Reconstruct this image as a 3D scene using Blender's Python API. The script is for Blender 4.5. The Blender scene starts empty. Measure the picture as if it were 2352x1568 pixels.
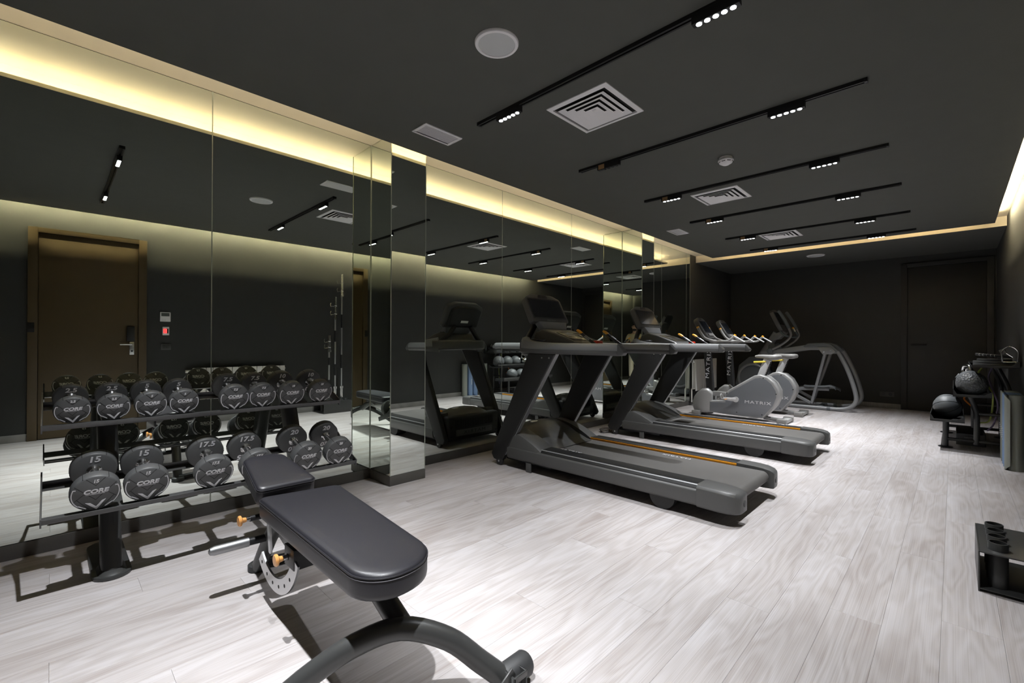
import bpy, bmesh, math, random
from mathutils import Vector, Matrix, Euler
random.seed(7)
SC = bpy.context.scene
COL = SC.collection
PI = math.pi

# ------------------------------------------------------------------ camera, world, exposure
FPX, YAW, PITCH, ROLL, CAMH = 1036.41, 44.393, 0.1403, 0.2504, 1.15
_a, _b, _r = math.radians(YAW), math.radians(PITCH), math.radians(ROLL)
_f = Vector((math.cos(_a)*math.cos(_b), math.sin(_a)*math.cos(_b), math.sin(_b)))
_R = Vector((math.sin(_a), -math.cos(_a), 0)); _U = _R.cross(_f)
_R2 = _R*math.cos(_r) + _U*math.sin(_r); _U2 = -_R*math.sin(_r) + _U*math.cos(_r)
cam_data = bpy.data.cameras.new('camera')
cam_data.sensor_width = 36.0
cam_data.lens = 36.0*FPX/2352.0
cam_data.clip_start = 0.02
cam = bpy.data.objects.new('camera', cam_data)
COL.objects.link(cam)
M4 = Matrix(((_R2.x, _U2.x, -_f.x, 0), (_R2.y, _U2.y, -_f.y, 0), (_R2.z, _U2.z, -_f.z, CAMH), (0, 0, 0, 1)))
cam.matrix_world = M4
SC.camera = cam

world = bpy.data.worlds.new('world')
SC.world = world
world.use_nodes = True
world.node_tree.nodes['Background'].inputs[0].default_value = (0.6, 0.65, 0.7, 1)
world.node_tree.nodes['Background'].inputs[1].default_value = 0.0

SC.view_settings.view_transform = 'Standard'
SC.view_settings.look = 'None'
SC.view_settings.gamma = 1.0
SC.view_settings.use_curve_mapping = False
SC.view_settings.exposure = 1.12
SC.cycles.use_denoising = True
SC.cycles.max_bounces = 8
SC.cycles.glossy_bounces = 5
SC.cycles.diffuse_bounces = 3
SC.cycles.adaptive_threshold = 0.02
SC.cycles.transmission_bounces = 2
SC.cycles.caustics_refractive = False
SC.cycles.sample_clamp_indirect = 6.0

SPOT_W = 112.0            # each lit track lamp head
LED_COOL = 9.0          # visible led dots
COVE_STRENGTH = 40.0     # warm led strip in the coves
WARM = (1.0, 0.84, 0.58)

# ------------------------------------------------------------------ dimensions (metres)
ZC = 2.686               # ceiling
YW = 3.532               # mirror wall
YP = 3.205               # pillar fronts
YE = 3.107               # ceiling edge at the mirror cove
YR = -0.49               # right wall
YER = -0.37              # ceiling edge at the right cove
XF = 10.55               # far wall
XE = 8.33                # ceiling edge at the far cove
XS = 8.63                # soffit front
XB = -1.5                # wall behind the camera
ZM = 2.816               # cove top
ZB = 0.078               # skirting height
XM = 8.36                # end of the mirrors

# ------------------------------------------------------------------ mesh helpers
def T(x, y, z): return Matrix.Translation((x, y, z))
def RX(a): return Matrix.Rotation(a, 4, 'X')
def RY(a): return Matrix.Rotation(a, 4, 'Y')
def RZ(a): return Matrix.Rotation(a, 4, 'Z')
def S(x, y, z): return Matrix.Diagonal((x, y, z, 1))

def smooth(pts, n=6, closed=False):
    P = [Vector(p) for p in pts]; out = []; N = len(P)
    rng = N if closed else N-1
    for i in range(rng):
        p0 = P[(i-1) % N] if (closed or i > 0) else P[0]*2-P[1]
        p1 = P[i]; p2 = P[(i+1) % N]
        p3 = P[(i+2) % N] if (closed or i+2 < N) else P[-1]*2-P[-2]
        for k in range(n):
            t = k/n
            out.append(0.5*((2*p1)+(p2-p0)*t+(2*p0-5*p1+4*p2-p3)*t*t+(3*p1-p0-3*p2+p3)*t**3))
    if not closed: out.append(P[-1])
    return out

class MB:
    def __init__(s): s.v = []; s.f = []
    def add(s, v, f, M=None):
        o = len(s.v)
        for p in v:
            p = Vector(p)
            s.v.append(tuple(M @ p) if M is not None else tuple(p))
        s.f += [tuple(i+o for i in q) for q in f]
        return s
    def box(s, x0, x1, y0, y1, z0, z1, M=None):
        v = [(x0,y0,z0),(x1,y0,z0),(x1,y1,z0),(x0,y1,z0),(x0,y0,z1),(x1,y0,z1),(x1,y1,z1),(x0,y1,z1)]
        return s.add(v, [(0,3,2,1),(4,5,6,7),(0,1,5,4),(1,2,6,5),(2,3,7,6),(3,0,4,7)], M)
    def rbox(s, x0, x1, y0, y1, z0, z1, r, M=None, seg=2):
        bm = bmesh.new(); bmesh.ops.create_cube(bm, size=1)
        for v in bm.verts:
            v.co = Vector((x0 if v.co.x < 0 else x1, y0 if v.co.y < 0 else y1, z0 if v.co.z < 0 else z1))
        bmesh.ops.bevel(bm, geom=bm.edges[:], offset=r, segments=seg, profile=0.5, affect='EDGES')
        bm.verts.index_update()
        v = [tuple(q.co) for q in bm.verts]; f = [tuple(q.index for q in p.verts) for p in bm.faces]
        bm.free()
        return s.add(v, f, M)
    def loft(s, rings, cap=True, M=None, closed=False):
        n = len(rings[0]); v = [p for r in rings for p in r]; f = []
        m = len(rings)
        for i in range(m if closed else m-1):
            a = i*n; b = ((i+1) % m)*n
            for j in range(n):
                k = (j+1) % n
                f.append((a+j, a+k, b+k, b+j))
        if cap and not closed:
            f.append(tuple(reversed(range(n)))); f.append(tuple(range((m-1)*n, m*n)))
        return s.add(v, f, M)
    def cyl(s, p0, p1, r, n=16, r1=None, cap=True, M=None):
        p0 = Vector(p0); p1 = Vector(p1); d = (p1-p0).normalized()
        u = d.orthogonal().normalized(); w = d.cross(u)
        r1 = r if r1 is None else r1
        R0 = [p0+(u*math.cos(2*PI*i/n)+w*math.sin(2*PI*i/n))*r for i in range(n)]
        R1 = [p1+(u*math.cos(2*PI*i/n)+w*math.sin(2*PI*i/n))*r1 for i in range(n)]
        return s.loft([R0, R1], cap, M)
    def tube(s, pts, r, n=10, flat=1.0, closed=False, M=None, up=None):
        P = [Vector(p) for p in pts]; N = len(P); rings = []
        if not isinstance(r, (list, tuple)): r = [r]*N
        def tan(i):
            if closed: return (P[(i+1) % N]-P[i-1]).normalized()
            return (P[min(i+1, N-1)]-P[max(i-1, 0)]).normalized()
        t0 = tan(0); u = (Vector(up) - t0*t0.dot(Vector(up))).normalized() if up is not None else t0.orthogonal().normalized()
        for i in range(N):
            t = tan(i); u = (u-t*t.dot(u)).normalized(); w = t.cross(u)
            rings.append([P[i]+(u*math.cos(2*PI*k/n)*flat+w*math.sin(2*PI*k/n))*r[i] for k in range(n)])
        return s.loft(rings, True, M, closed)
    def sweep(s, pts, prof, up=(0,0,1), M=None, scales=None):
        P = [Vector(p) for p in pts]; N = len(P); rings = []; up = Vector(up)
        for i in range(N):
            t = (P[min(i+1, N-1)]-P[max(i-1, 0)]).normalized()
            side = t.cross(up).normalized(); uu = side.cross(t).normalized()
            k = scales[i] if scales else (1, 1)
            rings.append([P[i]+side*a*k[0]+uu*b*k[1] for a, b in prof])
        return s.loft(rings, True, M)
    def lathe(s, prof, n=24, M=None):
        v = []; f = []
        for r, z in prof:
            for k in range(n): v.append((r*math.cos(2*PI*k/n), r*math.sin(2*PI*k/n), z))
        for i in range(len(prof)-1):
            for k in range(n):
                j = (k+1) % n
                f.append((i*n+k, i*n+j, (i+1)*n+j, (i+1)*n+k))
        if prof[0][0] > 1e-6: f.append(tuple(reversed(range(n))))
        if prof[-1][0] > 1e-6: f.append(tuple(range((len(prof)-1)*n, len(prof)*n)))
        return s.add(v, f, M)
    def prism(s, poly, a, b, axis='x', M=None):
        n = len(poly)
        def mk(p, h):
            if axis == 'x': return (h, p[0], p[1])
            if axis == 'y': return (p[0], h, p[1])
            return (p[0], p[1], h)
        v = [mk(p, a) for p in poly]+[mk(p, b) for p in poly]
        f = [tuple(reversed(range(n))), tuple(range(n, 2*n))]
        for i in range(n):
            j = (i+1) % n; f.append((i, j, n+j, n+i))
        return s.add(v, f, M)
    def sphere(s, c, r, nu=20, nv=12, sc=(1,1,1), M=None):
        prof = []
        for i in range(nv+1):
            a = -PI/2+PI*i/nv; prof.append((max(r*math.cos(a), 0.0 if 0 < i < nv else 1e-5), r*math.sin(a)))
        MM = T(*c) @ S(*sc)
        return s.lathe(prof, nu, MM if M is None else M @ MM)
    def flat(s, poly, M=None, h=0.0008):
        return s.prism(poly, 0, h, 'z', M)
    def stroke(s, pts, w, M=None, h=0.0008):
        for i in range(len(pts)-1):
            a = Vector((*pts[i], 0)); b = Vector((*pts[i+1], 0)); d = (b-a).normalized(); q = Vector((-d.y, d.x, 0))*w/2
            e = d*w*0.35
            s.flat([tuple((a-q-e).xy), tuple((b-q+e).xy), tuple((b+q+e).xy), tuple((a+q-e).xy)], M, h)
        return s
    def mesh(s, name, smooth_angle=38, bev=0.0, seg=2):
        me = bpy.data.meshes.new(name); bm = bmesh.new()
        vs = [bm.verts.new(p) for p in s.v]
        for q in s.f:
            try: bm.faces.new([vs[i] for i in q])
            except ValueError: pass
        bmesh.ops.remove_doubles(bm, verts=bm.verts[:], dist=1e-6)
        bmesh.ops.recalc_face_normals(bm, faces=bm.faces[:])
        if bev > 0:
            ed = [e for e in bm.edges if e.is_manifold and e.calc_face_angle(0) > math.radians(32)]
            bmesh.ops.bevel(bm, geom=ed, offset=bev, segments=seg, profile=0.55, affect='EDGES', clamp_overlap=True)
        bm.to_mesh(me); bm.free()
        for p in me.polygons: p.use_smooth = True
        me.set_sharp_from_angle(angle=math.radians(smooth_angle))
        return me
    def build(s, name, mat, parent=None, M=None, bev=0.0, seg=2, angle=38):
        me = s.mesh(name, angle, bev, seg)
        me.materials.append(mat)
        return place(name, me, parent, M)

def place(name, me, parent=None, M=None):
    o = bpy.data.objects.new(name, me); COL.objects.link(o)
    if parent is not None: o.parent = parent
    if M is not None: o.matrix_local = M
    return o

def tag(o, label=None, cat=None, group=None, kind=None):
    if label: o['label'] = label
    if cat: o['category'] = cat
    if group: o['group'] = group
    if kind: o['kind'] = kind
    return o

def thing(name, label, cat, loc=(0,0,0), rz=0.0, group=None):
    o = bpy.data.objects.new(name, None); COL.objects.link(o)
    o.empty_display_size = 0.05
    o.location = loc; o.rotation_euler = (0, 0, rz)
    return tag(o, label, cat, group)

def copy_tree(o, parent=None):
    c = o.copy(); COL.objects.link(c); c.parent = parent
    for ch in list(o.children): copy_tree(ch, c)
    return c

_txt = {}
def text_mesh(s, size=0.1, shear=0.0, offset=0.0, depth=0.0006, spacing=1.0):
    key = (s, size, shear, offset, depth, spacing)
    if key not in _txt:
        cu = bpy.data.curves.new('lettering', 'FONT')
        cu.body = s; cu.size = size; cu.shear = shear; cu.offset = offset; cu.extrude = depth
        cu.align_x = 'CENTER'; cu.align_y = 'CENTER'; cu.space_character = spacing
        cu.resolution_u = 3
        ob = bpy.data.objects.new('lettering', cu)
        COL.objects.link(ob)
        me = bpy.data.meshes.new_from_object(ob)
        bpy.data.objects.remove(ob); bpy.data.curves.remove(cu)
        v = [tuple(p.co) for p in me.vertices]; f = [tuple(p.vertices) for p in me.polygons]
        bpy.data.meshes.remove(me)
        _txt[key] = (v, f)
    return _txt[key]

# ------------------------------------------------------------------ materials
MATS = {}
def mat(name, col, rough=0.5, metal=0.0, bump=0.0, bscale=200.0, var=0.0, emit=None, estr=0.0, spec=0.5, coat=0.0):
    if name in MATS: return MATS[name]
    m = bpy.data.materials.new(name); m.use_nodes = True
    nt = m.node_tree; b = nt.nodes['Principled BSDF']
    b.inputs['Base Color'].default_value = (*col, 1); b.inputs['Roughness'].default_value = rough
    b.inputs['Metallic'].default_value = metal; b.inputs['Specular IOR Level'].default_value = spec
    b.inputs['Coat Weight'].default_value = coat
    tc = nt.nodes.new('ShaderNodeTexCoord'); nz = nt.nodes.new('ShaderNodeTexNoise')
    nz.inputs['Scale'].default_value = bscale; nz.inputs['Detail'].default_value = 3
    nt.links.new(tc.outputs['Object'], nz.inputs['Vector'])
    if var > 0:
        mx = nt.nodes.new('ShaderNodeMix'); mx.data_type = 'RGBA'
        mx.inputs[6].default_value = (*[c*(1-var) for c in col], 1); mx.inputs[7].default_value = (*[min(1, c*(1+var)) for c in col], 1)
        n2 = nt.nodes.new('ShaderNodeTexNoise'); n2.inputs['Scale'].default_value = 6; n2.inputs['Detail'].default_value = 4
        nt.links.new(tc.outputs['Object'], n2.inputs['Vector'])
        nt.links.new(n2.outputs['Fac'], mx.inputs[0]); nt.links.new(mx.outputs[2], b.inputs['Base Color'])
    rr = nt.nodes.new('ShaderNodeMapRange'); rr.inputs['To Min'].default_value = max(0, rough-0.05); rr.inputs['To Max'].default_value = min(1, rough+0.05)
    if rough > 0.02:
        nt.links.new(nz.outputs['Fac'], rr.inputs['Value']); nt.links.new(rr.outputs['Result'], b.inputs['Roughness'])
    if bump > 0:
        bp = nt.nodes.new('ShaderNodeBump'); bp.inputs['Strength'].default_value = bump; bp.inputs['Distance'].default_value = 0.002
        nt.links.new(nz.outputs['Fac'], bp.inputs['Height']); nt.links.new(bp.outputs['Normal'], b.inputs['Normal'])
    if emit:
        b.inputs['Emission Color'].default_value = (*emit, 1); b.inputs['Emission Strength'].default_value = estr
    MATS[name] = m
    if emit and name == 'led_emitter': m.cycles.emission_sampling = 'NONE'
    return m

def wood_mat(name, c_dark, c_mid, c_light, rough=0.42):
    m = bpy.data.materials.new(name); m.use_nodes = True; nt = m.node_tree; N = nt.nodes; L = nt.links
    b = N['Principled BSDF']
    tc = N.new('ShaderNodeTexCoord'); oi = N.new('ShaderNodeObjectInfo')
    mp = N.new('ShaderNodeMapping'); mp.inputs['Scale'].default_value = (1.1, 7.0, 1.0)
    cb = N.new('ShaderNodeCombineXYZ'); mu = N.new('ShaderNodeMath'); mu.operation = 'MULTIPLY'; mu.inputs[1].default_value = 91.0
    L.new(oi.outputs['Random'], mu.inputs[0]); L.new(mu.outputs[0], cb.inputs[0]); L.new(mu.outputs[0], cb.inputs[1])
    ad = N.new('ShaderNodeVectorMath'); ad.operation = 'ADD'
    L.new(tc.outputs['Object'], mp.inputs['Vector']); L.new(mp.outputs[0], ad.inputs[0]); L.new(cb.outputs[0], ad.inputs[1])
    # broad growth-ring contours
    n1 = N.new('ShaderNodeTexNoise'); n1.inputs['Scale'].default_value = 1.0; n1.inputs['Detail'].default_value = 2.0; n1.inputs['Roughness'].default_value = 0.45
    L.new(ad.outputs[0], n1.inputs['Vector'])
    m1 = N.new('ShaderNodeMath'); m1.operation = 'MULTIPLY'; m1.inputs[1].default_value = 60.0; L.new(n1.outputs['Fac'], m1.inputs[0])
    sn = N.new('ShaderNodeMath'); sn.operation = 'SINE'; L.new(m1.outputs[0], sn.inputs[0])
    # fine long fibres
    mp2 = N.new('ShaderNodeMapping'); mp2.inputs['Scale'].default_value = (0.75, 40.0, 1.0); L.new(ad.outputs[0], mp2.inputs['Vector'])
    n2 = N.new('ShaderNodeTexNoise'); n2.inputs['Scale'].default_value = 1.0; n2.inputs['Detail'].default_value = 5.0; n2.inputs['Roughness'].default_value = 0.7
    L.new(mp2.outputs[0], n2.inputs['Vector'])
    # tone patches
    n3 = N.new('ShaderNodeTexNoise'); n3.inputs['Scale'].default_value = 0.8; n3.inputs['Detail'].default_value = 3.0; L.new(ad.outputs[0], n3.inputs['Vector'])
    ma = N.new('ShaderNodeMath'); ma.operation = 'MULTIPLY'; ma.inputs[1].default_value = 0.05; L.new(sn.outputs[0], ma.inputs[0])
    mb = N.new('ShaderNodeMath'); mb.operation = 'MULTIPLY_ADD'; mb.inputs[1].default_value = 0.62; L.new(n2.outputs['Fac'], mb.inputs[0]); L.new(ma.outputs[0], mb.inputs[2])
    mc = N.new('ShaderNodeMath'); mc.operation = 'MULTIPLY_ADD'; mc.inputs[1].default_value = 0.55; L.new(n3.outputs['Fac'], mc.inputs[0]); L.new(mb.outputs[0], mc.inputs[2])
    md = N.new('ShaderNodeMath'); md.operation = 'MULTIPLY_ADD'; md.inputs[1].default_value = 0.05; L.new(oi.outputs['Random'], md.inputs[0]); L.new(mc.outputs[0], md.inputs[2])
    me = N.new('ShaderNodeMath'); me.operation = 'SUBTRACT'; me.inputs[1].default_value = 0.105; L.new(md.outputs[0], me.inputs[0])
    cr = N.new('ShaderNodeValToRGB'); e = cr.color_ramp.elements
    e[0].position = 0.22; e[0].color = (*c_dark, 1); e[1].position = 0.80; e[1].color = (*c_light, 1)
    k = e.new(0.48); k.color = (*c_mid, 1)
    L.new(me.outputs[0], cr.inputs[0]); L.new(cr.outputs[0], b.inputs['Base Color'])
    rg = N.new('ShaderNodeMapRange'); rg.inputs['To Min'].default_value = rough+0.10; rg.inputs['To Max'].default_value = rough-0.06
    L.new(n2.outputs['Fac'], rg.inputs['Value']); L.new(rg.outputs['Result'], b.inputs['Roughness'])
    bp = N.new('ShaderNodeBump'); bp.inputs['Strength'].default_value = 0.12; bp.inputs['Distance'].default_value = 0.002
    L.new(mb.outputs[0], bp.inputs['Height']); L.new(bp.outputs['Normal'], b.inputs['Normal'])
    return m

FLOOR = wood_mat('floor_oak', (0.24, 0.20, 0.18), (0.40, 0.372, 0.365), (0.55, 0.535, 0.55))
SKIRT = wood_mat('skirting_oak', (0.055, 0.052, 0.046), (0.10, 0.095, 0.085), (0.16, 0.15, 0.14))
SKIRT2 = wood_mat('skirting_pale', (0.16, 0.155, 0.145), (0.26, 0.25, 0.24), (0.36, 0.35, 0.34))
CEIL = mat('ceiling_paint', (0.102, 0.104, 0.093), 0.9, bump=0.15, bscale=120, var=0.06)
WALL = mat('wall_paint', (0.037, 0.038, 0.036), 0.75, bump=0.15, bscale=150, var=0.08)
COVE = mat('cove_paint', (0.82, 0.74, 0.58), 0.8)
MIRROR = mat('mirror_glass', (0.82, 0.87, 0.81), 0.0, 1.0)
MEDGE = mat('mirror_edge', (0.42, 0.45, 0.38), 0.3, 0.2)
TRAYM = mat('rack_tray_metal', (0.085, 0.086, 0.086), 0.38, 0.4)
BLACK = mat('black_plastic', (0.012, 0.012, 0.013), 0.42)
BLACKM = mat('black_metal', (0.02, 0.02, 0.021), 0.38, 0.4, bump=0.03, bscale=400)
SATIN = mat('satin_black_frame', (0.058, 0.059, 0.058), 0.36, 0.35, bump=0.05, bscale=600)
RUBBER = mat('dark_rubber', (0.028, 0.029, 0.030), 0.55, bump=0.12, bscale=500)
URETH = mat('grey_urethane', (0.075, 0.077, 0.078), 0.48, bump=0.08, bscale=350, var=0.1)
GROOVE = mat('groove_black', (0.006, 0.006, 0.006), 0.7)
WHITEP = mat('white_print', (0.72, 0.72, 0.74), 0.5)
CHROME = mat('chrome', (0.80, 0.80, 0.80), 0.16, 1.0)
GRIPM = mat('bench_grip_steel', (0.30, 0.305, 0.31), 0.48, 0.9)
STEEL = mat('brushed_steel', (0.66, 0.67, 0.68), 0.32, 1.0, bump=0.04, bscale=300)
LEATHER = mat('bench_leather', (0.0165, 0.016, 0.020), 0.42, bump=0.10, bscale=420, var=0.05)
STITCH = mat('stitching', (0.16, 0.155, 0.17), 0.7)
ORANGEW = mat('orange_knob', (0.70, 0.33, 0.10), 0.35, var=0.1, coat=0.3)
ORANGE = mat('orange_strip', (0.85, 0.33, 0.012), 0.4)
ORANGET = mat('orange_tip', (0.9, 0.42, 0.03), 0.4)
YELLOW = mat('yellow_lever', (0.85, 0.62, 0.03), 0.4)
TMGREY = mat('treadmill_grey', (0.095, 0.095, 0.093), 0.42, 0.2, bump=0.06, bscale=500)
TMLIGHT = mat('treadmill_silver_grey', (0.24, 0.245, 0.25), 0.40, 0.35, bump=0.05, bscale=500)
TMDARK = mat('treadmill_charcoal', (0.014, 0.014, 0.014), 0.5, bump=0.12, bscale=500)
HOODG = mat('hood_grey', (0.068, 0.068, 0.066), 0.38, 0.1, bump=0.08, bscale=500)
BELT = mat('belt_rubber', (0.095, 0.091, 0.086), 0.6, bump=0.12, bscale=700, var=0.12)
SCREEN = mat('screen_glass', (0.016, 0.018, 0.022), 0.14, spec=0.4)
TAN = mat('keypad_gloss', (0.05, 0.045, 0.035), 0.18, 0.2)
RED = mat('red_button', (0.75, 0.04, 0.015), 0.35)
BIKEG = mat('bike_shroud_grey', (0.19, 0.20, 0.215), 0.36, 0.3, bump=0.04, bscale=500)
BIKEL = mat('bike_light_grey', (0.33, 0.33, 0.325), 0.40, 0.25, bump=0.04, bscale=500)
BIKEW = mat('bike_white', (0.56, 0.56, 0.56), 0.4)
ELLG = mat('elliptical_grey', (0.24, 0.245, 0.25), 0.42, 0.3, bump=0.05, bscale=400)
ELLD = mat('elliptical_dark', (0.11, 0.12, 0.128), 0.45, bump=0.05, bscale=400)
SEATG = mat('saddle_grey', (0.22, 0.215, 0.205), 0.5, bump=0.08, bscale=300)
WHITE = mat('white_plastic', (0.90, 0.885, 0.895), 0.5)
GRILLE = mat('speaker_grille', (0.62, 0.635, 0.635), 0.7, bump=0.3, bscale=900)
RADW = mat('radiator_enamel', (0.84, 0.82, 0.78), 0.4)
DOORM = mat('door_wood', (0.080, 0.054, 0.023), 0.45, bump=0.06, bscale=90, var=0.10)
DOORD = mat('dark_door', (0.022, 0.021, 0.018), 0.55, var=0.08)
BALL = mat('ball_rubber', (0.11, 0.118, 0.122), 0.48, bump=0.25, bscale=500)
MATG = mat('mat_green_grey', (0.20, 0.215, 0.185), 0.8, bump=0.2, bscale=500)
MATB = mat('mat_blue', (0.18, 0.27, 0.44), 0.8, bump=0.2, bscale=500)
COPPER = mat('lamp_side_plate', (0.42, 0.26, 0.13), 0.4, 0.3)
LED = mat('led_emitter', (1, 1, 1), 0.5, emit=(0.95, 0.97, 1.0), estr=LED_COOL)
LEDOFF = mat('led_off', (0.02, 0.02, 0.02), 0.2)
COVELED = mat('cove_led', (1, 1, 1), 0.5, emit=WARM, estr=COVE_STRENGTH)
COVELED2 = mat('cove_led_right', (1, 1, 1), 0.5, emit=(1.0, 0.88, 0.56), estr=COVE_STRENGTH*8.5)
REDLED = mat('red_led', (0.8, 0.02, 0.02), 0.4, emit=(1.0, 0.02, 0.02), estr=2.5)
# ------------------------------------------------------------------ the room
def struct(name, mb, m, parent=None, bev=0.0):
    o = mb.build(name, m, parent, bev=bev)
    if parent is None: o['kind'] = 'structure'
    return o

# floor: planks laid along the room
floor = struct('floor', MB().box(XB-0.1, XF+0.1, YR-0.1, YW+0.1, -0.06, -0.012), mat('floor_joint', (0.44, 0.42, 0.41), 0.8))
PWID, PLEN = 0.175, 1.50
_plank_cache = {}
def plank_mesh(l, w):
    key = (round(l, 3), round(w, 3))
    if key not in _plank_cache:
        g = 0.0003; c = 0.0006
        a, b = l/2-g, w/2-g
        v = [(-a,-b,-0.012),(a,-b,-0.012),(a,b,-0.012),(-a,b,-0.012),
             (-a,-b,-c*0.6),(a,-b,-c*0.6),(a,b,-c*0.6),(-a,b,-c*0.6),
             (-a+c,-b+c,0),(a-c,-b+c,0),(a-c,b-c,0),(-a+c,b-c,0)]
        f = [(0,1,5,4),(1,2,6,5),(2,3,7,6),(3,0,4,7),(4,5,9,8),(5,6,10,9),(6,7,11,10),(7,4,8,11),(8,9,10,11)]
        me = bpy.data.meshes.new('plank'); me.from_pydata(v, [], f); me.materials.append(FLOOR)
        _plank_cache[key] = me
    return _plank_cache[key]
y = YR; row = 0
while y < YW-0.01:
    w = min(PWID, YW-y)
    x = XB - [0.0, 0.85, 0.40, 1.20, 0.62][row % 5]
    while x < XF-0.01:
        x0 = max(x, XB); x1 = min(x+PLEN, XF)
        if x1-x0 > 0.02:
            o = place('plank', plank_mesh(x1-x0, w), floor)
            o.location = ((x0+x1)/2, y+w/2, 0)
            if random.random() < 0.5: o.rotation_euler = (0, 0, PI)
        x += PLEN
    y += PWID; row += 1

# mirror wall with panels
wall_left = struct('wall_left', MB().box(XB-0.1, XF+0.1, YW+0.008, YW+0.12, 0, 2.95), WALL)
def panel_y(x0, x1, y, z0=ZB+0.002, z1=ZM-0.004, parent=None):   # mirror facing -y
    g = 0.0015
    o = MB().box(x0+g, x1-g, y, y+0.006, z0, z1).build('mirror_panel', MIRROR, parent or wall_left, bev=0.0018, seg=1, angle=10)
    return o
PX = [(1.893, 2.221), (5.946, 6.30)]      # the two mirrored pillars
seams = [XB, -0.50, 0.746, PX[0][0]]
for a, b in zip(seams, seams[1:]): panel_y(a, b, YW)
seams = [PX[0][1], 3.449, 4.70, PX[1][0]]
for a, b in zip(seams, seams[1:]): panel_y(a, b, YW)
seams = [PX[1][1], 7.22, 8.205, XM]
for a, b in zip(seams, seams[1:]): panel_y(a, b, YW)
for xs in (-0.50, 0.746, 3.449, 4.70, 7.22, 8.205, XM):
    MB().box(xs-0.0025, xs+0.0025, YW-0.0012, YW+0.004, ZB+0.002, ZM-0.004).build('mirror_edge', MEDGE, wall_left)
for i, (a, b) in enumerate(PX):
    p = struct('pillar', MB().box(a+0.006, b-0.006, YP+0.006, YW+0.02, 0, ZM), WALL)
    p['label'] = ['mirror-clad pillar right of the dumbbell rack', 'mirror-clad pillar behind the farther treadmill'][i]
    panel_y(a, b, YP, parent=p)
    for s, xx in ((-1, a), (1, b)):
        MB().box(min(xx, xx-s*0.006), max(xx, xx-s*0.006), YP+0.0065, YW-0.001, ZB+0.002, ZM-0.004).build('mirror_panel', MIRROR, p, bev=0.0018, seg=1, angle=10)
    for xs in (a, b): MB().box(xs-0.003, xs+0.003, YP-0.001, YP+0.003, ZB+0.002, ZM-0.004).build('mirror_edge', MEDGE, p)
    for xs in (a-0.002, b+0.002): MB().box(xs-0.002, xs+0.002, YW-0.005, YW-0.001, ZB+0.002, ZM-0.004).build('mirror_edge', MEDGE, p)
    MB().box(a-0.004, b+0.004, YP-0.004, YW-0.002, 0.0, ZB).build('skirting', SKIRT, p, bev=0.002)
struct('baseboard_left', MB().box(XB, PX[0][0]-0.004, YW-0.008, YW+0.006, 0, ZB)
       .box(PX[0][1]+0.004, PX[1][0]-0.004, YW-0.008, YW+0.006, 0, ZB)
       .box(PX[1][1]+0.004, XM+0.02, YW-0.008, YW+0.006, 0, ZB).box(XM+0.02, XF, YW-0.008, YW+0.006, 0, ZB), SKIRT, bev=0.002)

# other walls
D1 = (-0.19, 0.872, 2.453)      # door in the right wall (outer frame)
D2 = (-0.463, 0.668, 2.565)     # door in the far wall
struct('wall_right', MB().box(XB-0.1, XF+0.1, YR-0.12, YR, 0, 2.95), WALL)
struct('wall_far', MB().box(XF, XF+0.12, YR-0.1, YW+0.1, 0, 2.95), WALL)
struct('wall_back', MB().box(XB-0.12, XB, YR-0.1, YW+0.1, 0, 2.95), WALL)
struct('baseboard_right', MB().box(XB, D1[0], YR, YR+0.012, 0, 0.085).box(D1[1], XF, YR, YR+0.012, 0, 0.085), SKIRT2, bev=0.002)
struct('baseboard_far', MB().box(XF-0.012, XF, D2[1], YW, 0, 0.085), SKIRT2, bev=0.002)
struct('baseboard_back', MB().box(XB, XB+0.012, YR, YW, 0, 0.085), SKIRT2, bev=0.002)

# ceiling slab with a lit cove around it
XBE = XB+0.15
struct('ceiling', MB().box(XBE, XE, YER, YE, ZC, ZC+0.012), CEIL)
lip = MB()
for (x0, x1, y0, y1) in ((XBE, XE, YE-0.012, YE), (XE-0.012, XE, YER+0.012, YE-0.012)):
    lip.box(x0, x1, y0, y1, ZC+0.0125, ZC+0.024)
lip.box(XBE, XE+0.003, YE, YE+0.003, ZC+0.001, ZC+0.024).box(XE, XE+0.003, YER+0.012, YE, ZC+0.001, ZC+0.024)
struct('trim_1', lip, COVE)
struct('trim_2', MB().box(XBE+0.13, XE-0.13, YER+0.022, YE-0.135, ZC+0.012, ZM), COVE)
struct('ceiling_cove', MB().box(XB, XS+0.05, YR, YW+0.006, ZM, ZM+0.05), COVE)
struct('ceiling_soffit', MB().box(XS+0.004, XF, YR, YW+0.006, ZC+0.004, ZM), CEIL)
struct('trim_3', MB().box(XS, XS+0.0035, YR+0.001, YW, ZC+0.004, ZM-0.001), COVE)
def strip(x0, y0, x1, y1, label, z=ZC+0.018, m_=None):
    m = MB(); n = max(1, int(max(abs(x1-x0), abs(y1-y0))/0.3))
    w = 0.002 if m_ else 0.005; horiz = abs(x1-x0) > abs(y1-y0)
    for i in range(n):
        a, b = i/n, (i+1)/n
        if horiz: m.box(x0+(x1-x0)*a, x0+(x1-x0)*b-0.01, y0-w, y0+w, z, z+0.0035)
        else: m.box(x0-w, x0+w, y0+(y1-y0)*a, y0+(y1-y0)*b-0.01, z, z+0.0035)
    return tag(m.build('led_strip', m_ or COVELED), label, 'light strip', 'warm led strips in the ceiling coves')
strip(XBE+0.05, YE-0.05, XE-0.1, YE-0.05, 'warm led strip glowing in the ceiling cove above the mirror wall')
strip(XBE+0.05, YER+0.0195, XE-0.1, YER+0.0195, 'warm led strip glowing in the ceiling cove above the right wall', ZM-0.028, COVELED2)
strip(XE-0.05, YER+0.1, XE-0.05, YE-0.1, 'warm led strip glowing in the cove across the far end of the ceiling')

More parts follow.
